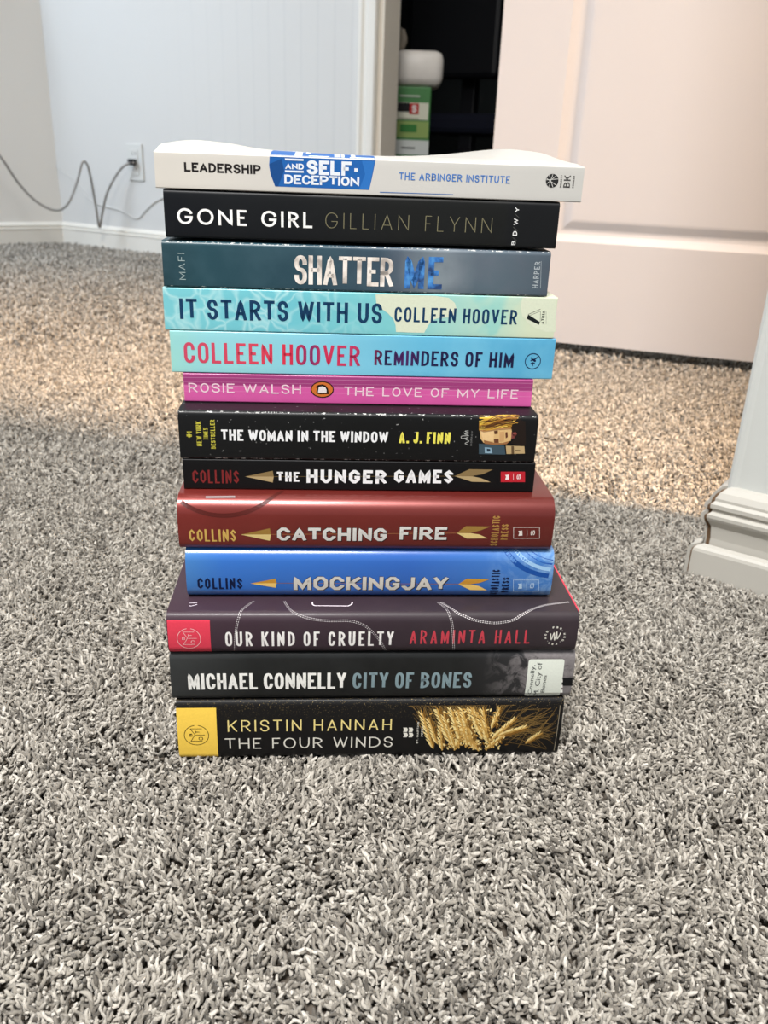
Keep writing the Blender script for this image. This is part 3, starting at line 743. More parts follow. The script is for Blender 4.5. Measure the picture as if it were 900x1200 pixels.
# ---- Our kind of cruelty
b = Book('hardcover_book', 'dark aubergine hardcover with a red emblem band and white stitched lines, third from the bottom', .4156, .0686, .0943, (195.8, 745), (677, 742), .152, .0050, .0024, .0012, True)
b.build_cover(cover_mat('aubergine_jacket', [(0, (62, 44, 54)), (.45, (52, 40, 47)), (.8, (48, 40, 44)), (1, (50, 42, 46))], b.L, b.T, .45, .08, spec=.25, mottle=(50, .4, (60, 48, 54))), 'dust_jacket'); b.pages()
RED = ink((220, 64, 84), .45)
for sd in (1,):
    for z in (0.0004, b.T-.0024):
        bb = box_bm(-.0007, .0007, .006, b.W - .0002, z, z+.0020); o = bm_obj('board_edge', bb, RED, b.root); o.location = (sd*(b.L/2+.0004), 0, 0); o['label'] = 'red edge of the cover board'
st_ = b.hit(230, 726.3).y
b.put('colour_band', *band(b, -b.L/2+.0004, b.u_at(246.5, 0), b.s[0]*.12 - b.T*.5, st_), RED, 'red band round the left end of the spine', off=.00012)
PINK = ink((240, 190, 190))
b.put('round_emblem', *circle_logo(b, (221.4, 748.3), .0064, PINK, .0003), PINK, off=.0002)
b.text('title_lettering', 'OUR KIND OF CRUELTY', 264, 461.2, 740.4, 757.2, .14, ink((238, 234, 230)), .20, .32)
b.text('author_lettering', 'ARAMINTA HALL', 480.4, 621, 738.4, 754.4, .12, ink((196, 66, 78)), .24, .3)
SW = ink((214, 208, 208)); parts = []
def stitches(path, dbl=False, gap=.00125, ln=.00062, t=.00034):
    q = b.P(path); Q = []
    for i in range(len(q)-1):
        p0, p1, p2, p3 = q[max(i-1, 0)], q[i], q[i+1], q[min(i+2, len(q)-1)]
        for k_ in range(12):
            e = k_/12; Q.append(.5*((2*p1)+(p2-p0)*e+(2*p0-5*p1+4*p2-p3)*e*e+(3*p1-p0-3*p2+p3)*e**3))
    acc = 0; nxt = 0
    for a, c in zip(Q, Q[1:]):
        L_ = (c-a).length; d = (c-a).normalized(); nn = Vector((-d.y, d.x))
        while nxt < acc + L_:
            m = a + d*(nxt-acc)
            for o_ in ((0,) if not dbl else (-.00045, .00045)):
                V = []; Fc = []; ribbon([m + nn*o_ - d*ln/2, m + nn*o_ + d*ln/2], False, t, 0, V, Fc); parts.append((V, Fc))
            nxt += gap
        acc += L_
def stitch(*a, **k_):
    parts.clear(); stitches(*a, **k_)
    b.put('stitched_line', *merge(*parts), SW, off=.00012)
stitch([(297, 705), (288, 711), (282, 717), (280, 723), (277.5, 733), (276, 745), (275.5, 765)], True)
stitch([(333.5, 705.2), (336.5, 710), (343, 717), (362, 724.5), (386, 727.5), (409, 727.5), (425, 732), (437, 741), (446, 752), (452.5, 763.5)], True)
stitch([(513.5, 706.4), (520, 711), (525.7, 718), (529.5, 730), (531, 745), (531.5, 763)], True)
stitch([(517.6, 706.4), (526, 711.5), (535.3, 717.8), (547, 723), (558, 727), (580, 730), (599.8, 727), (609, 722), (619, 716.4), (630, 711.8), (641.7, 708.8), (669, 705.4)], True, .00130, .00075, .00048)
q = [(366, 705.6), (366.4, 708.6), (369, 710), (408, 710.3), (412, 708.6), (413, 705.8)]
b.put('cover_lettering', *b.stroke(q, .0008), ink((226, 214, 222)), 'lower end of a large white letter on the front cover', off=.00012)
b.put('cover_lettering', *merge(b.stroke([(222, 707), (231, 706.6)], .0005), b.stroke([(222, 710), (224, 710.4), (231, 708.6)], .0005)), ink((226, 214, 222)), 'small white letters at the fold', off=.00012)
# round publisher emblem: scribble with letters in a ring
cc = b.hit(650.4, 745.2); parts = []
V = []; Fc = []
sc = [(-.42, .25), (-.30, -.38), (-.12, .30), (.0, -.42), (.12, .42), (.22, -.30), (.40, .10), (.46, .34)]
for dy in (.0,):
    q = [cc + Vector((x*.0064, y*.0064)) for x, y in sc]; parts.append(b.stroke(q, .00055, smooth=6))
ring = 'FSG MCD FSG MCD '.replace(' ', '.')
for i, ch in enumerate(ring):
    a = PI/2 + .25 - i*2*PI/len(ring)
    V, Fc = layout(ch, .0011 if ch != '.' else .0004, .0012, .00030, 0, .0004, 3)
    o_ = cc + Vector((math.cos(a), math.sin(a)))*.0056; ca, sa = math.cos(a-PI/2), math.sin(a-PI/2)
    parts.append(([o_ + Vector(((v.x-.00055)*ca - (v.y-.0006)*sa, (v.x-.00055)*sa + (v.y-.0006)*ca)) for v in V], Fc))
b.put('publisher_emblem', *merge(*parts), CREAM)

# ---- arrow print used by the trilogy
def arrow(bk, tip, b0, b1, tail0, tailtips, gold, dark, light, y_end, x_end, gaps=()):
    cy = (b0[1]+b1[1])/2
    bk.put('arrow_print', *merge(bk.poly([tip, b0, (b0[0]+1.2, cy), (b0[0]-7, cy)])), gold)
    bk.put('arrow_print', *merge(bk.poly([tip, (b0[0]-7, cy), (b0[0]+1.2, cy), b1])), light)
    bk.put('arrow_shaft_print', *bk.stroke([(b0[0], cy), (x_end, y_end)], .00028), dark, off=.00006)
    u, l_ = tailtips
    bk.put('arrow_print', *merge(bk.poly([tail0]+u)), gold); bk.put('arrow_print', *merge(bk.poly([tail0]+l_)), light)
def press_box(bk, x0, x1, y0, y1, line, fill=None, fig=None):
    if fill: bk.put('publisher_emblem', *bk.poly([(x0, y0), (x1, y0), (x1, y1), (x0, y1)]), fill)
    else: bk.put('publisher_emblem', *bk.stroke([(x0, y0), (x1, y0), (x1, y1), (x0, y1)], .00024, True), line)
    w = x1-x0; h = y1-y0; cy = (y0+y1)/2
    f = merge(bk.poly([(x0+w*.18, cy-h*.18), (x0+w*.33, cy-h*.22), (x0+w*.34, cy+h*.24), (x0+w*.18, cy+h*.26), (x0+w*.22, cy)]), bk.stroke([(x0+w*.52, cy-h*.30), (x0+w*.52, cy+h*.30)], .0002),
              bk.vtext('', 'S', x0+w*.66, x0+w*.82, cy-h*.24, cy+h*.22, .2, line, build=False))
    bk.put('publisher_emblem_figure', *f, line, off=.00018)

# ---- Mockingjay
b = Book('hardcover_book', 'bright blue glossy hardcover with gold arrow and silver lettering, fourth from the bottom', .4330, .0946, .1247, (218, 676), (647.5, 677), .145, .0062, .0024, .0016, True)
def mock_extra(k, uv, sep, fr, c):
    nz = k.noise(uv, 120, 5, .65, .5)
    on = k.n('ShaderNodeMapRange'); k.l(fr, on.inputs[0]); on.inputs[1].default_value = .80; on.inputs[2].default_value = 1.0
    g = k.ramp(nz, [(.42, (0, 0, 0)), (.66, (1, 1, 1))])
    return k.mix(k.math('MULTIPLY', g, k.math('MULTIPLY', on.outputs[0], .6)), c, lin((150, 185, 215)))
b.build_cover(cover_mat('blue_jacket', [(0, (62, 120, 184)), (.1, (44, 104, 184)), (.6, (40, 92, 172)), (1, (62, 116, 182))], b.L, b.T, .25, .5, extra=mock_extra), 'dust_jacket'); b.pages()
NAVY_I = ink((14, 26, 62)); G1 = ink((196, 140, 52)); G2 = ink((236, 196, 110)); G3 = ink((150, 96, 40)); SH_ = ink((30, 34, 44))
cc = b.hit(668, 640.5) if False else Vector((b.L/2 + .002, b.hit(600, 652).y + .0115)); pcs = []
for r_, t_, m_ in ((.0150, .0030, (30, 80, 160)), (.0195, .0022, (150, 188, 222)), (.0235, .0028, (28, 76, 150))):
    q = [cc + Vector((r_*1.35*math.cos(math.radians(a)), r_*math.sin(math.radians(a)))) for a in range(182, 268, 4)]
    q = [v for v in q if v.x < b.L/2 - .0006 and v.y < b.s[-1]]
    V = []; Fc = []; ribbon(q, False, t_, 0, V, Fc); b.put('ring_print', V, Fc, ink(m_, .3), off=.00006)
b.text('author_lettering', 'COLLINS', 231.5, 284, 677, 690, .16, NAVY_I, .14, .22, 1)
for dx, dy, mt, of in ((.9, .9, SH_, .00008), (-.5, -.5, SH_, .00009), (0, 0, ink((206, 200, 190), .4), .00014)):
    b.text('title_lettering', 'MOCKINGJAY', 344+dx, 524.6+dx, 675.6+dy, 691+dy, .25, mt, .14, .22, 1, off=of, wid={'J': .9})
arrow(b, (293.6, 683.6), (323, 678), (323, 688.6), (537, 684.5), ([(547, 678), (574, 678.6), (562, 683), (552, 684.4)], [(552, 684.8), (561, 686.5), (571, 691.6), (551, 691.2)]), G1, G3, G2, 684.4, 552)
b.put('publisher_lettering', *merge(b.vtext('', 'SCHOLASTIC', 575, 585, 667.6, 699.4, .14, NAVY_I, .14, .22, 1, build=False), b.vtext('', 'PRESS', 588, 596.5, 676.6, 694, .17, NAVY_I, .14, .22, 1, build=False)), NAVY_I)
press_box(b, 601.6, 631.2, 679.6, 693, ink((176, 202, 226)))

# ---- Catching fire
b = Book('hardcover_book', 'dark red metallic hardcover with gold arrow and silver lettering, fifth from the bottom', .4330, .1249, .1556, (208.5, 620), (649, 618), .145, .0090, .0024, .0016, True, rb=.0045)
b.build_cover(cover_mat('red_jacket', [(0, (128, 46, 40)), (.3, (116, 41, 35)), (.75, (110, 38, 33)), (1, (104, 36, 31))], b.L, b.T, .34, .25, mottle=(30, .35, (104, 34, 30)), metal=.35), 'dust_jacket'); b.pages()
DR = ink((84, 32, 28), .4); pts = []
cx_ = b.u_at(262, 0)
for r_, t_ in ((.0300, .0022),):
    s_top = b.s[-1]
    q = [Vector((cx_ + r_*1.15*math.cos(math.radians(a)), b.hit(262, 604).y + r_*(1+math.sin(math.radians(a))))) for a in range(205, 338, 4)]
    q = [v for v in q if v.x > -b.L/2 + .001]
    V = []; Fc = []; ribbon(q, False, t_, 0, V, Fc); b.put('ring_print', V, Fc, DR, 'dark ring that runs over the upper fold', off=.00016)
b.put('cover_lettering', *b.poly([(241, 581.6), (275.5, 581.2), (275.5, 583.6), (241, 584.0)]), ink((150, 140, 140)), 'grey bar of the front cover title', off=.00014)
b.text('author_lettering', 'COLLINS', 221.7, 276.6, 620, 634.3, .145, ink((206, 168, 88)), .14, .22, 1)
SIL = ink((212, 208, 202), .35)
for dx, dy, mt, of in ((.9, .9, ink((40, 16, 14)), .00008), (-.5, -.5, ink((40, 16, 14)), .00009), (0, 0, SIL, .00014)):
    b.text('title_lettering', 'CATCHING', 324.8+dx, 453.2+dx, 618.1+dy, 633.2+dy, .25, mt, .14, .22, 1, off=of)
    b.text('title_lettering', 'FIRE', 468.3+dx, 523.6+dx, 617+dy, 632.2+dy, .25, mt, .16, .22, 1, off=of)
arrow(b, (282.3, 626.4), (316.2, 619), (316.2, 633.6), (535.2, 624.6), ([(546, 616.4), (575, 616.9), (563, 621.5), (552, 624.4)], [(552, 624.8), (562, 626.4), (571.5, 630.8), (547, 631)]), ink((150, 116, 56)), ink((170, 110, 70)), ink((222, 196, 130)), 624.6, 552)
GP = ink((168, 126, 66))
b.put('publisher_lettering', *merge(b.vtext('', 'SCHOLASTIC', 575.8, 584.8, 604.6, 639.4, .13, GP, .14, .22, 1, build=False), b.vtext('', 'PRESS', 587, 595.6, 614.2, 632.4, .16, GP, .14, .22, 1, build=False)), GP)
press_box(b, 601.8, 632.2, 618, 630.8, ink((226, 214, 206)))

# ---- The hunger games
b = Book('paperback_book', 'thin black paperback with gold arrow, white lettering and small red box, sixth from the bottom', .4476, .1558, .1733, (215, 558), (626, 560), .133, .0009, .0006, 0, False)
b.build_cover(cover_mat('black_trilogy_cover', [(0, (15, 15, 16)), (1, (12, 12, 13))], b.L, b.T, .5, .02, spec=.18)); b.pages()
b.text('author_lettering', 'COLLINS', 225.6, 280, 550.4, 566, .13, ink((122, 40, 40)), .14, .22, 1)
WW = ink((236, 236, 236)); 
b.text('title_lettering', 'THE', 324.6, 350.7, 552.8, 564.2, .22, WW, .2, .22, 1)
b.text('title_lettering', 'HUNGER', 359.3, 453, 550.1, 565.8, .25, WW, .20, .22, 1)
b.text('title_lettering', 'GAMES', 462, 531, 550, 565.8, .24, WW, .18, .22, 1)
arrow(b, (287.3, 558.4), (319.6, 551.6), (319.6, 565.3), (532.7, 557.9), ([(550, 549.8), (577.4, 550.3), (566, 555.6), (553, 557.7)], [(553, 558.1), (563, 560), (575, 564.9), (553, 564.5)]), ink((134, 112, 74)), ink((104, 86, 54)), ink((176, 154, 112)), 557.9, 556)
press_box(b, 586.8, 615.2, 552.7, 564.9, ink((240, 224, 222)), ink((184, 36, 48)))

# ---- The woman in the window
b = Book('paperback_book', 'worn black paperback with white and yellow lettering and a face printed at the right end', .4470, .1737, .2006, (209.5, 508), (629, 514), .130, .0024, .0006, .0004, False, rb=.0012)
b.build_cover(cover_mat('worn_black_cover', [(0, (20, 21, 22)), (.5, (15, 16, 16)), (1, (16, 16, 17))], b.L, b.T, .45, .06, spec=.2, wear=.22, specks=(420, .70, (150, 150, 148), -.02, .004), bump=.12)); b.pages()
YW = ink((232, 222, 92)); YD = ink((196, 188, 70))
b.text('title_lettering', 'THE WOMAN IN THE WINDOW', 259.2, 454.8, 503.2, 516.2, .20, WW, .13, .35)
b.text('author_lettering', 'A. J. FINN', 467.8, 527.8, 505.8, 519.2, .20, YW, .14, .35, minspace=.35)
b.put('quote_lettering', *merge(b.vtext('', '#1', 218.6, 224.8, 505, 512.6, .17, YD, build=False), b.vtext('', 'NEW YORK', 230, 236, 493.6, 522.6, .2, YD, .14, .3, 3, .18, build=False), b.vtext('', 'TIMES', 238.4, 243.6, 501.2, 515.4, .2, YD, .14, .3, 3, .18, build=False), b.vtext('', 'BESTSELLER', 246.8, 252.2, 491.8, 525.8, .2, YD, .16, .3, 3, build=False)), YD)
GRY = ink((170, 170, 166))
wmq = [(549, 521.5), (545, 519.5), (549.5, 517), (545.5, 514.5), (548.5, 512.5), (541.5, 514), (541, 511), (549, 510.5), (544.5, 508.5), (549.2, 507.5), (545, 505.3), (549, 504.8)]
b.put('publisher_emblem', *b.stroke(wmq, .00036, smooth=5), GRY)
b.put('publisher_lettering', *b.vtext('', 'MORROW', 551.6, 553.6, 505, 522.4, .2, GRY, .4, build=False), ink((120, 120, 118)))
def ph(x, y): return (530 + x/8.18, 480 + y/8.18)
FACE = [([(255, 58), (640, 55), (650, 100), (560, 170), (440, 180), (300, 205), (255, 200)], (168, 120, 44)),
        ([(262, 75), (420, 62), (520, 80), (420, 110), (300, 165), (262, 150)], (214, 176, 66)),
        ([(430, 70), (560, 62), (570, 110), (450, 160), (330, 180)], (132, 84, 40)),
        ([(590, 62), (645, 60), (640, 110), (590, 150), (575, 130)], (196, 152, 60)),
        ([(262, 195), (420, 182), (560, 175), (575, 200), (560, 300), (480, 322), (300, 318), (272, 280)], (214, 176, 120)),
        ([(270, 205), (400, 190), (395, 300), (300, 305)], (228, 192, 138)),
        ([(400, 205), (436, 200), (438, 232), (404, 236)], (84, 50, 34)),
        ([(398, 282), (444, 278), (446, 316), (402, 320)], (104, 64, 42)),
        ([(508, 218), (528, 214), (532, 262), (512, 276)], (96, 54, 38)),
        ([(566, 215), (630, 205), (632, 245), (600, 270), (566, 285)], (120, 66, 62)),
        ([(452, 215), (500, 212), (498, 300), (452, 305)], (200, 156, 106)),
        ([(255, 325), (380, 335), (500, 345), (510, 430), (255, 425)], (62, 80, 90)),
        ([(310, 360), (372, 365), (384, 418), (312, 415)], (138, 168, 186)),
        ([(330, 372), (362, 376), (366, 400), (332, 402)], (40, 56, 70)),
        ([(512, 345), (690, 350), (695, 420), (520, 424)], (186, 160, 116)),
        ([(565, 350), (590, 350), (592, 424), (567, 424)], (96, 76, 52)),
        ([(600, 385), (650, 385), (650, 395), (600, 397)], (110, 92, 66))]
fp = None
for i, (pg, rgb) in enumerate(FACE):
    o = b.put('photo_print', *b.poly([ph(*p) for p in pg]), ink(rgb, .4), off=.00008 + i*.000012)
    if i == 0: o['label'] = 'cover photo of a fair haired face lying sideways'

hr = random.Random(5)
for k_, rgb in enumerate(((236, 204, 96), (150, 98, 40), (198, 150, 58), (96, 62, 34))):
    ps = []
    for i in range(11):
        y = hr.uniform(62, 165); x0 = hr.uniform(258, 330); x1 = hr.uniform(430, 640); dy = hr.uniform(-34, 6)
        ps.append(b.stroke([ph(x0, y + 34), ph((x0*2+x1)/3, y + 22), ph((x0+2*x1)/3, max(58, y + dy*.4)), ph(x1, max(56, y + dy))], hr.uniform(.00022, .0005), smooth=4))
    b.put('photo_print', *merge(*ps), ink(rgb, .4), off=.00030 + k_*.00001)
for rgb, pg in (((34, 26, 22), [(575, 130), (640, 75), (655, 100), (700, 110), (705, 340), (640, 345), (560, 320), (600, 270), (575, 235), (566, 180)]), ((150, 104, 66), [(300, 290), (400, 316), (480, 318), (556, 296), (520, 330), (400, 336), (310, 326)]),
                ((176, 128, 82), [(262, 196), (440, 172), (560, 168), (566, 184), (440, 192), (300, 214)]), ((132, 66, 60), [(574, 220), (606, 214), (618, 232), (600, 262), (578, 270), (588, 245)])):
    b.put('photo_print', *b.poly([ph(*p) for p in pg]), ink(rgb, .4), off=.00028)

# ---- The love of my life
b = Book('paperback_book', 'thin magenta pink creased paperback with an orange oval emblem between its two titles', .4647, .2008, .2168, (215.5, 454), (623.5, 460.5), .129, .0009, .0005, 0, False)
def love_extra(k, uv, sep, fr, c):
    m = k.n('ShaderNodeMapRange'); k.l(sep.outputs[1], m.inputs[0]); m.inputs[1].default_value = .0008; m.inputs[2].default_value = .0022
    c = k.mix(m.outputs[0], c, lin((150, 52, 112)))  # shading along the upper spine, painted as a darker pink
    for s0, wd in ((.0012, .00022), (.0058, .00016), (-.0018, .00013), (.0034, .0001)):
        wob = k.math('MULTIPLY', k.noise(uv, 25, 2), .0009)
        d = k.math('ABSOLUTE', k.math('SUBTRACT', k.math('ADD', sep.outputs[1], wob), s0 + .00045))
        mm = k.n('ShaderNodeMapRange'); k.l(d, mm.inputs[0]); mm.inputs[1].default_value = wd; mm.inputs[2].default_value = 0
        c = k.mix(k.math('MULTIPLY', mm.outputs[0], .55), c, lin((226, 170, 200)))
    return c
b.build_cover(cover_mat('pink_cover', [(0, (206, 88, 156)), (.5, (204, 82, 152)), (1, (212, 92, 160))], b.L, b.T, .42, .15, mottle=(60, .3, (190, 72, 140)), extra=love_extra)); b.pages()
LP = ink((238, 206, 216)); 
b.text('author_lettering', 'ROSIE WALSH', 221, 352.6, 448.6, 459.6, .15, LP, .28, .5)
b.text('title_lettering', 'THE LOVE OF MY LIFE', 403.4, 607, 453, 463.6, .15, LP, .28, .5)
oc = b.hit(377.6, 456.4)
b.put('oval_emblem', *b.poly(b.ell(oc, .0064, .0047)), INKB, 'black rim of the oval emblem', off=.00008)
b.put('oval_emblem', *b.poly(b.ell(oc, .0058, .0041)), ink((206, 112, 48)), 'orange oval emblem', off=.00011)
def rel(pts, k_=.0041): return [oc + Vector((x*k_, y*k_)) for x, y in pts]
b.put('bird_emblem', *b.poly(rel([(-.95, .30), (-.55, .62), (0, .72), (.5, .55), (.8, .1), (.86, -.35), (.98, -.62), (.45, -.62), (-.3, -.66), (-.82, -.55), (-.74, -.05), (-.60, .20)])), INKB, 'black and white bird in the oval', off=.00014)
b.put('bird_emblem', *b.poly(rel([(-.45, .36), (0, .45), (.42, .32), (.58, -.02), (.58, -.44), (-.1, -.50), (-.58, -.40), (-.5, .05)])), ink((226, 216, 214)), off=.00017)

# ---- Reminders of him
b = Book('paperback_book', 'sky blue paperback with raspberry author lettering and navy title lettering', .4652, .2171, .2397, (200, 411), (649, 421), .137, .0006, .0005, 0, False)
b.build_cover(cover_mat('sky_blue_cover', [(0, (150, 208, 200)), (.14, (146, 206, 208)), (.4, (124, 192, 212)), (.65, (96, 176, 208)), (1, (78, 158, 196))], b.L, b.T, .38, .2, mottle=(28, .35, (132, 200, 222)))); b.pages()
kg = NT('raspberry_ink'); tc = kg.n('ShaderNodeTexCoord'); sp = kg.n('ShaderNodeSeparateXYZ'); kg.l(tc.outputs['Object'], sp.inputs[0])
fr = kg.n('ShaderNodeMapRange'); kg.l(sp.outputs[0], fr.inputs[0]); fr.inputs[1].default_value = -b.L/2; fr.inputs[2].default_value = b.L/2
kg.col(kg.ramp(fr.outputs[0], [(.03, lin((196, 70, 96))), (.2, lin((206, 66, 88))), (.30, lin((208, 44, 70))), (.36, lin((128, 36, 92))), (.40, lin((196, 44, 80))), (.47, lin((188, 50, 92))), (.55, lin((26, 26, 66))), (.60, lin((70, 30, 90))), (.66, lin((28, 26, 70))), (1, lin((18, 20, 56)))]))
kg.set(.45, .3)
b.text('author_lettering', 'COLLEEN HOOVER', 215.6, 421.8, 400.8, 425, .155, kg.m, .15, .28)
b.text('title_lettering', 'REMINDERS OF HIM', 438.8, 602, 410, 427.6, .17, kg.m, .15, .28)
ce = b.hit(624.4, 423.3); NV = ink((18, 34, 72)); rr_ = .0043
def sv(pts): return [ce + Vector((x*rr_, y*rr_)) for x, y in pts]
b.put('publisher_emblem', *merge(b.stroke(b.ell(ce, rr_, rr_, 32), .00045, True), b.stroke(sv([(-.25, .50), (-.1, .25), (.3, .32), (.55, .55)]), .0006, smooth=4), b.stroke(sv([(-.3, .05), (-.05, .18), (.25, .0), (.3, .12), (-.2, .32)]), .0006, smooth=4), b.stroke(sv([(-.25, -.35), (0, -.18), (.3, -.32)]), .0006, smooth=4), b.stroke(sv([(0, -.25), (.05, -.6)]), .0005)), NV)

# ---- It starts with us
b = Book('paperback_book', 'aqua paperback patterned like rippling water with navy lettering and cream petals', .4652, .2400, .2621, (192, 361), (651.5, 369.5), .137, .0006, .0005, 0, False)
def starts_extra(k, uv, sep, fr, c):
    nz = k.noise(uv, 45, 3, .5)
    mpn = k.n('ShaderNodeMapping'); k.l(uv, mpn.inputs[0]); vo = k.n('ShaderNodeTexVoronoi', feature='DISTANCE_TO_EDGE'); vo.inputs['Scale'].default_value = 110
    wr = k.n('ShaderNodeVectorMath', operation='MULTIPLY_ADD'); tn = k.n('ShaderNodeTexNoise'); tn.inputs['Scale'].default_value = 60; k.l(uv, tn.inputs['Vector'])
    k.l(tn.outputs['Color'], wr.inputs[0]); wr.inputs[1].default_value = (.022, .022, 0); k.l(uv, wr.inputs[2]); k.l(wr.outputs[0], vo.inputs['Vector'])
    f = k.ramp(vo.outputs[0], [(0, (.5, .5, .5)), (.16, (0, 0, 0))])
    on = k.n('ShaderNodeMapRange'); k.l(fr, on.inputs[0]); on.inputs[1].default_value = .55; on.inputs[2].default_value = .3
    c = k.mix(k.math('MULTIPLY', k.math('MULTIPLY', f, on.outputs[0]), k.math('MULTIPLY', nz, 1.4)), c, lin((214, 240, 236)))
    on2 = k.n('ShaderNodeMapRange'); k.l(fr, on2.inputs[0]); on2.inputs[1].default_value = .6; on2.inputs[2].default_value = .95
    g = k.ramp(k.noise(uv, 32, 2, .5, .6), [(.42, (0, 0, 0)), (.52, (.6, .6, .6))])
    return k.mix(k.math('MULTIPLY', g, on2.outputs[0]), c, lin((206, 214, 184)))
b.build_cover(cover_mat('aqua_cover', [(0, (116, 192, 200)), (.3, (104, 186, 198)), (.62, (122, 194, 196)), (.85, (150, 202, 190)), (.93, (196, 208, 182)), (1, (198, 206, 182))], b.L, b.T, .38, .2, extra=starts_extra)); b.pages()
PT = ink((214, 220, 196)); 
b.put('petal_print', *b.poly([(440, 345), (450, 344.6), (480, 345.6), (510, 346.6), (526, 349), (533, 355), (535.5, 363), (533, 369), (526, 372), (514, 372.6), (507, 375), (502, 381), (497, 390), (480, 389.6), (464, 389), (463.5, 381), (461, 374), (455, 367.6), (446, 361), (441, 355)]), PT, 'pale cream petal on the aqua ground', off=.00005)
b.put('petal_print', *b.poly([(612, 349), (630, 349.4), (651.4, 350), (651, 389), (640, 389), (628, 385), (618, 378), (612, 370), (610, 360)]), PT, off=.00005)
NB = ink((20, 58, 92))
b.text('title_lettering', 'IT STARTS WITH US', 210.5, 447.8, 349.6, 373.6, .17, NB, .15, .3)
b.text('author_lettering', 'COLLEEN HOOVER', 462.4, 606, 359.6, 377, .16, NB, .16, .28)
BK_ = ink((22, 28, 30))
b.put('publisher_emblem', *merge(b.poly([(617, 373.4), (619, 368.6), (632.6, 377.2), (631.6, 380.6)]), b.stroke([(619, 368.4), (633.4, 362.2)], .00022), b.stroke([(621, 369.6), (633.4, 364.6), (633, 377)], .00016)), BK_)
b.put('publisher_lettering', *merge(b.vtext('', 'ATRIA', 634.6, 638, 364.4, 379.4, .26, BK_, .25, build=False), b.stroke([(640, 364), (640, 379.8)], .00012)), BK_)

# ---- Shatter me
b = Book('paperback_book', 'worn dark teal and slate paperback with cream and blue condensed title', .4652, .2626, .2858, (190.5, 309), (643.5, 321), .133, .0022, .0006, 0, False, rb=.0010)
def shat_extra(k, uv, sep, fr, c):
    sub = k.n('ShaderNodeVectorMath', operation='DISTANCE'); k.l(uv, sub.inputs[0]); sub.inputs[1].default_value = (.042, 0, 0)
    m = k.n('ShaderNodeMapRange'); k.l(sub.outputs['Value'], m.inputs[0]); m.inputs[1].default_value = .022; m.inputs[2].default_value = 0
    return k.mix(k.math('MULTIPLY', m.outputs[0], k.noise(uv, 70, 4)), c, lin((150, 160, 164)))
b.build_cover(cover_mat('teal_cover', [(0, (30, 58, 66)), (.1, (34, 68, 78)), (.35, (38, 66, 78)), (.55, (54, 72, 86)), (.62, (84, 94, 106)), (.85, (92, 102, 112)), (1, (74, 84, 94))], b.L, b.T, .4, .08, spec=.3, mottle=(45, .35, (62, 90, 100)), wear=.20, extra=shat_extra, bump=.1)); b.pages()
b.vtext('author_lettering', 'MAFI', 209.2, 217.0, 296.4, 327.6, .11, ink((160, 178, 178)), .34)
ks = NT('cream_metal_ink'); tc = ks.n('ShaderNodeTexCoord'); ks.col(ks.ramp(ks.noise(tc.outputs['Object'], 110, 3), [(.36, lin((168, 158, 150))), (.5, lin((222, 212, 202))), (.6, lin((236, 228, 220)))])); ks.set(.35, .5)
b.text('title_lettering', 'SHATTER', 345, 461, 298.8, 333, .155, ks.m, .055, .22)
kb2 = NT('blue_metal_ink'); tc = kb2.n('ShaderNodeTexCoord'); kb2.col(kb2.ramp(kb2.noise(tc.outputs['Object'], 170, 4), [(.36, lin((34, 62, 108))), (.5, lin((54, 116, 186))), (.66, lin((84, 150, 206)))])); kb2.set(.35, .5)
b.text('title_lettering', 'ME', 474.4, 518.6, 300, 338, .185, kb2.m, .12, .28, label='blue lettering')
HC = ink((176, 184, 188))
b.put('publisher_lettering', *merge(b.vtext('', 'HARPER', 625.2, 631.8, 306.6, 337.6, .16, HC, .2, build=False), b.stroke([(634.2, 306), (633.4, 337.8)], .00018)), HC)

# ---- Gone girl
b = Book('paperback_book', 'thick black paperback with wide spaced white and thin khaki lettering, second from the top', .4652, .2874, .3106, (192.5, 250), (654, 264), .133, .0020, .0006, .0002, False, rb=.0012)
b.build_cover(cover_mat('black_thriller_cover', [(0, (12, 15, 20)), (.3, (15, 17, 20)), (.6, (21, 22, 21)), (.86, (19, 20, 19)), (.875, (16, 17, 19)), (1, (15, 16, 18))], b.L, b.T, .5, .02, spec=.2, mottle=(35, .3, (24, 26, 27)))); b.pages()
b.text('title_lettering', 'GONE GIRL', 207.6, 366, 243.6, 262.4, .17, ink((246, 244, 240)), .30, .5, 6, wid={'G': 1.15, 'O': 1.25, 'N': 1.05, 'E': .62, 'R': .72, 'L': .6})
b.text('author_lettering', 'GILLIAN FLYNN', 381.4, 576.6, 249, 267.2, .05, ink((126, 121, 94)), .40, .5, 6, wid={'G': 1.2, 'A': 1.1, 'F': .6, 'L': .6, 'N': 1.05})
wb = ink((230, 230, 228)); gb = ink((96, 96, 92))
for ch, x0, x1, y0, y1 in (('B', 599.4, 604, 282, 287.2), ('D', 600.8, 606, 270.6, 276), ('W', 602, 607.4, 256, 263.6), ('Y', 603.6, 608.6, 243, 248.6)):
    b.vtext('publisher_lettering', ch, x0, x1, y0, y1, .22, wb)
b.put('publisher_slash', *merge(*[b.stroke([(x, y), (x+5, y+4.4)], .00016) for x, y in ((600.6, 278), (601.4, 266), (603.2, 250.6))]), gb)

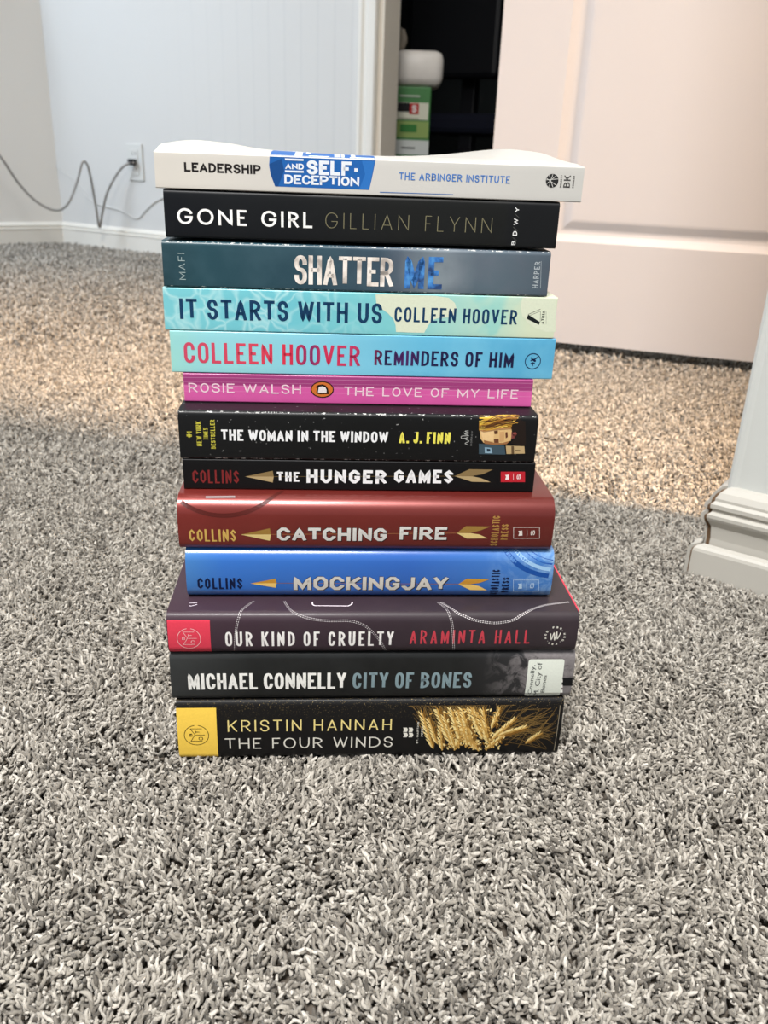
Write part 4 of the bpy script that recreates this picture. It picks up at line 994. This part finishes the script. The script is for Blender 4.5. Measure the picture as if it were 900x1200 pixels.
# ---- Leadership: white paperback with a warped cover
def warp(u, d):
    sm = lambda t: max(0, min(1, t))**2*(3-2*max(0, min(1, t)))
    base = .0014*sm(d/.018)
    left = .0046*sm(d/.030)*math.exp(-((u+.092)/.021)**2) + .0010*sm(d/.05)*math.exp(-((u+.052)/.025)**2)
    right = .0064*sm((d-.01)/.115)*math.exp(-((u-.098)/.040)**2) + .0008*sm(d/.012)*sm((u+.0)/.06)*sm((.108-u)/.02)
    return base + left + right
b = Book('paperback_book', 'white paperback with a blue patch and warped front cover, topmost of the stack', .4652, .3109, .3280, (181, 195), (683.5, 213.5), .137, .0006, .0005, 0, False, lift=warp, N=60)
b.build_cover(cover_mat('white_cover', [(0, (206, 200, 190)), (.5, (198, 195, 189)), (1, (192, 190, 184))], b.L, b.T, .42, .12, mottle=(20, .25, (190, 186, 180)))); b.pages()
sT = b.s[-1]; sE = b.T/2
BL = ink((34, 96, 168), .4); BL2 = ink((26, 74, 134), .4); BL3 = ink((46, 112, 186), .4)
pl = b.P([(315.6, 187), (315.3, 194), (317, 204), (322.4, 218.4), (432.6, 222.6), (436, 208), (439.6, 188)])
xl, xr = b.u_at(316, sE), b.u_at(440, sE)
pl = [Vector((xl, sE-.0005))] + pl[1:6] + [Vector((xr, sE-.0005))]
b.put('blue_patch', *b.poly(pl), BL, 'blue crumpled patch behind the white title', off=.00006)
b.put('blue_patch', *b.poly(b.P([(315.8, 192), (330, 186), (333, 200), (326, 218.4), (322.6, 218.3), (317.2, 204)])), BL2, off=.00008)
b.put('blue_patch', *b.poly(b.P([(424, 188), (439, 189), (432.6, 222.4), (421, 222.0), (428, 204)])), BL3, off=.00008)
def flatq(u0, u1, s0, s1, n=8):
    V = []; Fc = []
    for j in range(n+1):
        ss = s0+(s1-s0)*j/n; V += [Vector((u0+(u1-u0)*i/6, ss)) for i in range(7)]
    for j in range(n):
        for i in range(6): Fc.append((j*7+i, j*7+i+1, j*7+i+8, j*7+i+7))
    return V, Fc
b.put('blue_patch', *flatq(xl, xr, sE-.0006, sE+.036, 30), BL, 'blue patch running on over the front cover', off=.00008)
WL_ = ink((226, 230, 236)); fr_ = []
for xa, xb_, s0, s1 in ((345, 354, .002, .030), (362, 386, .002, .006), (392, 399, .003, .030), (400, 404, .003, .016), (410, 439, .0015, .0062), (412, 417, .006, .030), (358, 364, .012, .030)):
    fr_.append(flatq(b.u_at(xa, sE), b.u_at(xb_, sE), sE+s0, sE+s1, 14))
b.put('cover_lettering', *merge(*fr_), WL_, 'feet of the white title on the front cover', off=.00016)
b.text('title_lettering', 'LEADERSHIP', 215.8, 305.6, 190.0, 201.0, .24, ink((34, 30, 30)), .12, .4, 5)
b.text('title_lettering', 'AND', 334.4, 356, 191.2, 198.0, .26, WL_, .12, .4, 5, off=.00014)
b.text('title_lettering', 'SELF-', 359.6, 421.5, 187.6, 204.4, .27, WL_, .09, .4, 5, off=.00014)
b.text('title_lettering', 'DECEPTION', 333.2, 421, 204.4, 215.4, .25, WL_, .09, .4, 5, off=.00014)
b.put('title_rule', *merge(b.stroke([(334, 186.6), (355.6, 187.4)], .0009), b.stroke([(334, 200.6), (355.8, 201.3)], .0009)), WL_, off=.00014)
b.text('author_lettering', 'THE ARBINGER INSTITUTE', 467.6, 597.8, 201.8, 210.6, .17, ink((70, 118, 186)), .17, .45)
c_ = b.hit(647, 211.8); r_ = .0033; lnk = ink((222, 220, 214))
b.put('publisher_emblem', *b.poly(b.ell(c_, r_, r_, 24)), ink((40, 40, 40)), 'dark globe emblem')
gl_ = []
for k_ in range(5):
    a = k_*PI/5 + .3
    gl_.append(b.stroke([c_ + Vector((math.cos(a), math.sin(a)))*r_*.95, c_ + Vector((math.cos(a+.5), math.sin(a+.5)))*r_*.3, c_ - Vector((math.cos(a-.4), math.sin(a-.4)))*r_*.95], .00022, smooth=4))
b.put('publisher_emblem_lines', *merge(*gl_), lnk, off=.00016)
kk = ink((70, 68, 66))
b.put('publisher_lettering', *merge(b.vtext('', 'BK', 660.6, 668.4, 205.4, 219.6, .17, kk, .2, build=False), b.vtext('', 'BERRETT', 656.6, 658.6, 205, 219.6, .2, kk, .3, build=False), b.vtext('', 'KOEHLER', 671, 673, 206, 220, .2, kk, .3, build=False)), kk)
b.put('blue_strip', *b.poly(b.P([(445, 224.8), (531, 227.6), (531, 228.2), (445, 225.6)])), BL, 'blue edge of the back cover print')

# ------------------------------------------------------------------ wall outlet, grey cable, white cord
def w_at(a, o, z): return FA + FE*a + FN*o + Vector((0, 0, z))
out = empty('wall_outlet', w_at(.388, 0, .222), math.atan2(FE.y, FE.x), 'white outlet plate low on the far wall with the grey cable plugged in', 'outlet')
PL = plain('outlet_plastic', (206, 206, 202), .4)
def opart(name, bm, mat=PL):
    o = bm_obj(name, bm, mat, out); return o
opart('cover_plate', box_bm(-.035, .035, -.0055, 0, 0, .115, .002))
for z in (.0165, .0665):
    f = opart('socket_face', box_bm(-.017, .017, -.0075, -.005, z, z+.032, .001))
    for x in (-.0065, .0065):
        s_ = bm_obj('slot', box_bm(x-.001, x+.001, -.0078, -.007, z+.014, z+.023), BLACKP, f)
opart('plug', box_bm(-.010, .010, -.030, -.0076, .048, .068, .003), BLACKP)
GC = plain('grey_cable', (138, 134, 129), .45)
cb_ = [(0, 183, .33), (-24, 158, .36), (22, 215, .28), (44, 237, .24), (66, 246.5, .20), (80, 238, .18), (90, 214, .15), (96, 192, .13), (100.5, 190.5, .12), (105, 202, .11), (112, 240, .09), (116.5, 266.5, .08), (120, 250, .07), (126, 225, .06), (140, 200, .04), (150, 192, .03), (157, 190.5, .022)]
cb_ = [cb_[1], cb_[0]] + cb_[2:]
pts = []
for x, y, o in cb_:
    pts.append(on_plane(x, y, FA + FN*o, FN))
tag(tube('grey_cable', [pts[0] + (pts[0]-pts[1])*1.5] + pts + [w_at(.388, .026, .279)], .0038, GC), 'grey cable looping up and down in front of the white wall', 'cable')
WC_ = plain('white_cord', (206, 205, 202), .5)
wc = [(40, 140), (50, 165), (62, 190), (74, 202), (84, 210), (95, 222), (108, 236), (124, 242), (142, 247), (160, 256), (170, 247), (182, 236), (196, 230)]
tag(tube('white_cord', [on_plane(x, y, FA + FN*.0035, FN) for x, y in wc], .0018, WC_), 'thin white cord tacked along the far wall', 'cord')

# ------------------------------------------------------------------ dark room behind the doorway
def d_at(x, y, o): return on_plane(x, y, FA - FN*o, FN)
def dbox(name, x0, x1, y0, y1, o, dep, mat, parent=None, bev=.004, zbot=None):
    A = d_at(x0, y0, o); B = d_at(x1, y1, o); a0 = (A-FA).dot(FE); a1 = (B-FA).dot(FE); z1 = A.z; z0 = B.z if zbot is None else zbot
    bm = box_bm(a0, a1, 0, dep, z0, z1, bev)
    for v in bm.verts: v.co = FA + FE*v.co.x - FN*(o + v.co.y) + Vector((0, 0, v.co.z))
    bmesh.ops.recalc_face_normals(bm, faces=bm.faces); ob = bm_obj(name, bm, mat); return ob, a0, a1, z0, z1
def adopt(root, *obs):
    for o in obs: o.parent = root; o.matrix_parent_inverse = Matrix.Translation(-root.location)
PC = d_at(482, 140, .30); PY = PC.y
def fbox(name, x0, x1, y0, y1, fwd, dep, mat, bev=.004, zbot=None, turn=0):
    """box whose front faces the doorway, its outline measured on the plane y = PY"""
    A = on_plane(x0, y0, (0, PY, 0), (0, 1, 0)); B = on_plane(x1, y1, (0, PY, 0), (0, 1, 0)); z0 = B.z if zbot is None else zbot
    bm = box_bm(A.x, B.x, PY - fwd, PY - fwd + dep, z0, A.z, bev); bmesh.ops.recalc_face_normals(bm, faces=bm.faces)
    return bm_obj(name, bm, mat), A.x, B.x, z0, A.z
gp, a0, a1, z0, z1 = fbox('wrapper', 452, 502, 100, 178, 0, .16, plain('green_wrapper', (70, 128, 70), .35), zbot=-.0005)
r = empty('towel_package', (( a0+a1)/2, PY+.08, 0), 0, 'tall green and white towel package standing in the dark doorway', 'package'); adopt(r, gp)
def panel(name, x0, x1, y0, y1, rgb, o=.0012, label=None):
    ob, *_ = fbox(name, x0, x1, y0, y1, o, .0011, ink(rgb, .4), bev=0); adopt(r, ob)
    if label: ob['label'] = label
    return ob
PO = 0
panel('pale_panel', 452, 501.4, 119, 141, (226, 226, 206), label='pale part of the wrapper print')
panel('green_panel', 452, 501.4, 141, 162, (148, 172, 100)); panel('white_panel', 452, 501.4, 163, 182, (214, 218, 214))
panel('logo_patch', 480, 490.5, 121, 134, (190, 44, 44), .0024, 'red square with a white letter'); panel('logo_patch', 466, 480, 120, 131, (24, 22, 24), .0024)
panel('green_badge', 469, 488, 145.5, 155, (62, 128, 62), .0024); panel('print_line', 469, 492, 111, 114, (186, 200, 180), .0024); panel('print_line', 470, 486, 172, 174.5, (110, 112, 112), .0024)
panel('print_line', 467, 491, 138, 139.6, (120, 124, 84), .0024)
# letter S on the red patch
A = on_plane(482.6, 132, (0, PY - .003, 0), (0, 1, 0)); B = on_plane(488.6, 123, (0, PY - .003, 0), (0, 1, 0))
V, Fc = layout('S', B.x-A.x, B.z-A.z, .0055, 0, .01, 5)
so = mesh_obj('logo_lettering', [Vector((A.x + v.x, PY-.003, A.z + v.y)) for v in V], Fc, ink((236, 224, 220))); adopt(r, so)
# pack of rolls wrapped in film lying on top
rp_, a0, a1, z0r, z1r = fbox('film_wrap', 462, 518.5, 57.5, 102.5, .01, .20, plain('white_film_wrap', (236, 230, 222), .4, .05, 30, .4, 40), bev=.024)
dz = z1 + .0006 - z0r
for v in rp_.data.vertices: v.co.z += dz
rp_.data.shade_smooth()
r2 = empty('toilet_roll_pack', ((a0+a1)/2, PY+.08, z1+.0006), 0, 'white wrapped pack of rolls lying on the green package', 'package'); adopt(r2, rp_)
for i in range(2):
    ring = bmesh.new(); bmesh.ops.create_cone(ring, cap_ends=True, segments=24, radius1=.020, radius2=.020, depth=.1)
    for v in ring.verts: v.co = Vector((a1 - .06 + v.co.z*.1, PY + .04 + i*.095 + v.co.x, z0r + dz + .065 + v.co.y))
    adopt(r2, bm_obj('roll_core', ring, plain('cardboard', (150, 124, 92), .9)))
sb, a0b, a1b, z0b, z1b = fbox('pillow_bag', 456, 477, 29, 60, -.03, .12, plain('beige_bag', (170, 160, 146), .6, .1, 20, .3, 30), bev=.03)
dz2 = (z1r + dz + .0006) - z0b
for v in sb.data.vertices: v.co.z += dz2
sb.data.shade_smooth(); tag(sb, 'beige bag on top of the white roll pack', 'bag')
# window with closed dark blind, ledge and a tall stand, a chair
WO = 2.55
def wl(x, y): P = on_plane(x, y, FA - FN*WO, FN); return (P-FA).dot(FE), P.z
aw0, zw = wl(532, 72); 
win = empty('window_2', FA + FE*(aw0+.45) - FN*WO, 0, 'dark window with a closed navy blind in the unlit room', kind='structure')
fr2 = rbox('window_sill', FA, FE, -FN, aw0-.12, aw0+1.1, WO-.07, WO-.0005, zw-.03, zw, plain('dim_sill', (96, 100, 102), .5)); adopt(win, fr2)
for i in range(26):
    sl = rbox('slat', FA, FE, -FN, aw0, aw0+.95, WO-.036, WO-.010, zw+.01+i*.045, zw+.013+i*.045, NAVY)
    for v in sl.data.vertices: v.co.z += (0.017 if (v.co-FA).dot(-FN) > WO-.022 else -.004)
    adopt(win, sl)
gb2 = rbox('pane', FA, FE, -FN, aw0-.02, aw0+.97, WO-.006, WO-.002, zw, zw+1.2, plain('night_glass', (8, 10, 18), .1)); adopt(win, gb2)
st, a0, a1, z0, z1 = dbox('stand_post', 543, 552, 60, 165, 1.25, .05, BLACKP, zbot=.06)
rs = empty('office_chair', FA + FE*((a0+a1)/2) - FN*1.3, 0, 'dark office chair in the unlit room beyond the doorway', 'chair'); adopt(rs, st)
ac = (a0+a1)/2
bk_ = rbox('backrest', FA, FE, -FN, ac-.24, ac+.16, 1.16, 1.22, .62, .98, BLACKP, bev=.02); adopt(rs, bk_)
bs = rbox('seat', FA, FE, -FN, ac-.24, ac+.20, 1.22, 1.62, .42, .50, plain('navy_seat_fabric', (18, 22, 40), .9), bev=.025); adopt(rs, bs)
for i in range(5):
    a = i*2*PI/5 + .3; p0 = FA + FE*ac - FN*1.3 + Vector((0, 0, .075)); p1 = p0 + Vector((math.cos(a)*.26, math.sin(a)*.26, -.02))
    t_ = tube('base_spoke', [p0, (p0+p1)/2, p1], .016, BLACKP, None, 8, 2); adopt(rs, t_)
    cm = bmesh.new(); bmesh.ops.create_uvsphere(cm, u_segments=12, v_segments=8, radius=.028)
    for v in cm.verts: v.co += p1 + Vector((0, 0, -.0255))
    adopt(rs, bm_obj('caster', cm, BLACKP, None, True))

# ------------------------------------------------------------------ carpet pile
def make_carpet():
    k = NT('carpet_yarn'); oi = k.n('ShaderNodeObjectInfo'); at = k.n('ShaderNodeAttribute', attribute_name='tone', attribute_type='INSTANCER')
    base = k.ramp(oi.outputs['Random'], [(0, lin((98, 93, 86))), (.22, lin((142, 136, 127))), (.5, lin((166, 160, 150))), (.8, lin((190, 184, 174))), (1, lin((222, 216, 206)))])
    tc = k.n('ShaderNodeTexCoord'); nz = k.noise(tc.outputs['Object'], 900, 3, .6)
    base = k.mix(k.math('MULTIPLY', nz, .5), base, k.mix(1.0, base, lin((165, 158, 148)), 'MULTIPLY'))
    k.col(base); k.set(.85, .2); k.b.inputs['Sheen Weight'].default_value = .15
    k.bump(nz, .5, .0006)
    tufts = []
    for v in range(7):
        h = random.uniform(.0078, .0100); r0 = random.uniform(.00105, .0014); b1 = random.uniform(.0005, .0032); tw = random.uniform(-.002, .002)
        n, m = 7, 6; V = []; Fc = []
        for i in range(n):
            t = i/(n-1)
            c = Vector((b1*t*t + .0012*math.sin(3*t + v), tw*t*t + .0010*math.sin(5*t + v*2), h*(t - .16*t*t)))
            d = Vector((2*b1*t, 2*tw*t, h)).normalized(); s1 = Vector((0, 1, 0)).cross(d).normalized(); s2 = d.cross(s1)
            rr = r0*(.85 + .28*math.sin(t*7 + v)**2)*(1 if t < .8 else (.86 if t < .95 else .42))
            for j in range(m):
                a = 2*PI*j/m + t*2.4; q = 1 + .18*math.sin(3*a + v + t*6)
                V.append(c + rr*q*(math.cos(a)*s1 + math.sin(a)*s2))
        for i in range(n-1):
            for j in range(m): Fc.append((i*m+j, i*m+(j+1) % m, (i+1)*m+(j+1) % m, (i+1)*m+j))
        Fc.append(tuple(range((n-1)*m, n*m)))
        me = bpy.data.meshes.new('yarn_tuft'); me.from_pydata([tuple(x) for x in V], [], Fc); me.shade_smooth(); me.materials.append(k.m)
        tufts.append(bpy.data.objects.new('yarn_tuft', me))
    # positions
    def wedge(y0, y1, dens, jitter_scale):
        W1 = .30 + .62*y1; area_ = 2*W1*(y1 - y0); n = int(area_*dens)
        p = np.column_stack([RNG.uniform(-W1, W1, n), RNG.uniform(y0, y1, n)])
        keep = np.abs(p[:, 0]) < .30 + .62*p[:, 1]
        return p[keep], np.full(keep.sum(), jitter_scale)
    parts = [wedge(.06, .85, 215000, .76), wedge(.85, 1.5, 88000, 1.02), wedge(1.5, 4.0, 20000, 1.75)]
    P = np.vstack([a for a, _ in parts]); S = np.concatenate([b for _, b in parts])
    def side(p, org, n): return (p[:, 0]-org[0])*n[0] + (p[:, 1]-org[1])*n[1]
    keep = side(P, FA, FN) > .004
    keep &= ~((side(P, FA, LN) < .004))
    inwall = (side(P, WC, WN) < .016) & (side(P, WC, WN) > -THK) & (side(P, WC, WE) > -.016)
    keep &= ~inwall
    # under the stack of books
    cb, sb = math.cos(math.radians(4.4)), math.sin(math.radians(4.4)); u = (P[:, 0]+.0048)*cb + (P[:, 1]-.4156)*sb; dd = -(P[:, 0]+.0048)*sb + (P[:, 1]-.4156)*cb
    keep &= ~((u > -.105) & (u < .113) & (dd > .006) & (dd < .14))
    P = P[keep]; S = S[keep]; n = len(P)
    # lean of the yarns: slow swirl plus scatter
    gx = np.zeros(n); gy = np.zeros(n)
    for _ in range(14):
        fq = RNG.uniform(8, 75, 2)*RNG.choice([-1, 1], 2); ph = RNG.uniform(0, 6.28, 2)
        gx += np.sin(P @ fq + ph[0]); gy += np.cos(P @ fq[::-1] + ph[1])
    gx = gx/3.2 + RNG.normal(0, .75, n); gy = gy/3.2 + RNG.normal(0, .75, n)
    az = np.arctan2(gy, gx); tilt = np.clip(.12 + .34*np.hypot(gx, gy), 0, 1.0)
    rot = np.zeros((n, 3)); 
    rot[:, 1] = tilt; rot[:, 2] = az
    spin = RNG.uniform(0, 6.28, n)
    scl = S*RNG.uniform(.82, 1.22, n)
    me = bpy.data.meshes.new('carpet_pile'); me.vertices.add(n)
    co = np.zeros((n, 3)); co[:, :2] = P; co[:, 2] = -.0105 + RNG.uniform(-.0006, .0012, n) ; co[:, 2] -= (S - 1)*.0075
    me.vertices.foreach_set('co', co.ravel())
    for nm, dat, typ in (('rot', rot, 'FLOAT_VECTOR'), ('spin', spin, 'FLOAT'), ('scl', scl, 'FLOAT'), ('pick', RNG.integers(0, len(tufts), n), 'INT')):
        a = me.attributes.new(nm, typ, 'POINT'); a.data.foreach_set('vector' if typ == 'FLOAT_VECTOR' else 'value', np.asarray(dat).ravel())
    o = link('carpet_pile', me, k.m); tag(o, 'grey and beige twisted cut pile of the wall to wall carpet', 'carpet', kind='stuff')
    g = bpy.data.node_groups.new('pile', 'GeometryNodeTree')
    g.interface.new_socket('Geometry', in_out='INPUT', socket_type='NodeSocketGeometry'); g.interface.new_socket('Geometry', in_out='OUTPUT', socket_type='NodeSocketGeometry')
    N = g.nodes; gi = N.new('NodeGroupInput'); go = N.new('NodeGroupOutput'); L = g.links.new
    join = N.new('GeometryNodeGeometryToInstance')
    for t in tufts:
        q = N.new('GeometryNodeObjectInfo'); q.inputs['Object'].default_value = t; q.inputs['As Instance'].default_value = False; L(q.outputs['Geometry'], join.inputs[0])
    def named(nm, typ):
        q = N.new('GeometryNodeInputNamedAttribute'); q.data_type = typ; q.inputs[0].default_value = nm; return q.outputs[0]
    ip = N.new('GeometryNodeInstanceOnPoints'); ip.inputs['Pick Instance'].default_value = True
    L(gi.outputs[0], ip.inputs['Points']); L(join.outputs[0], ip.inputs['Instance']); L(named('pick', 'INT'), ip.inputs['Instance Index'])
    L(named('rot', 'FLOAT_VECTOR'), ip.inputs['Rotation']); L(named('scl', 'FLOAT'), ip.inputs['Scale'])
    ri = N.new('GeometryNodeRotateInstances'); cx = N.new('ShaderNodeCombineXYZ'); L(named('spin', 'FLOAT'), cx.inputs['Z'])
    L(ip.outputs[0], ri.inputs[0]); L(cx.outputs[0], ri.inputs['Rotation']); L(ri.outputs[0], go.inputs[0])
    md = o.modifiers.new('pile', 'NODES'); md.node_group = g
make_carpet()
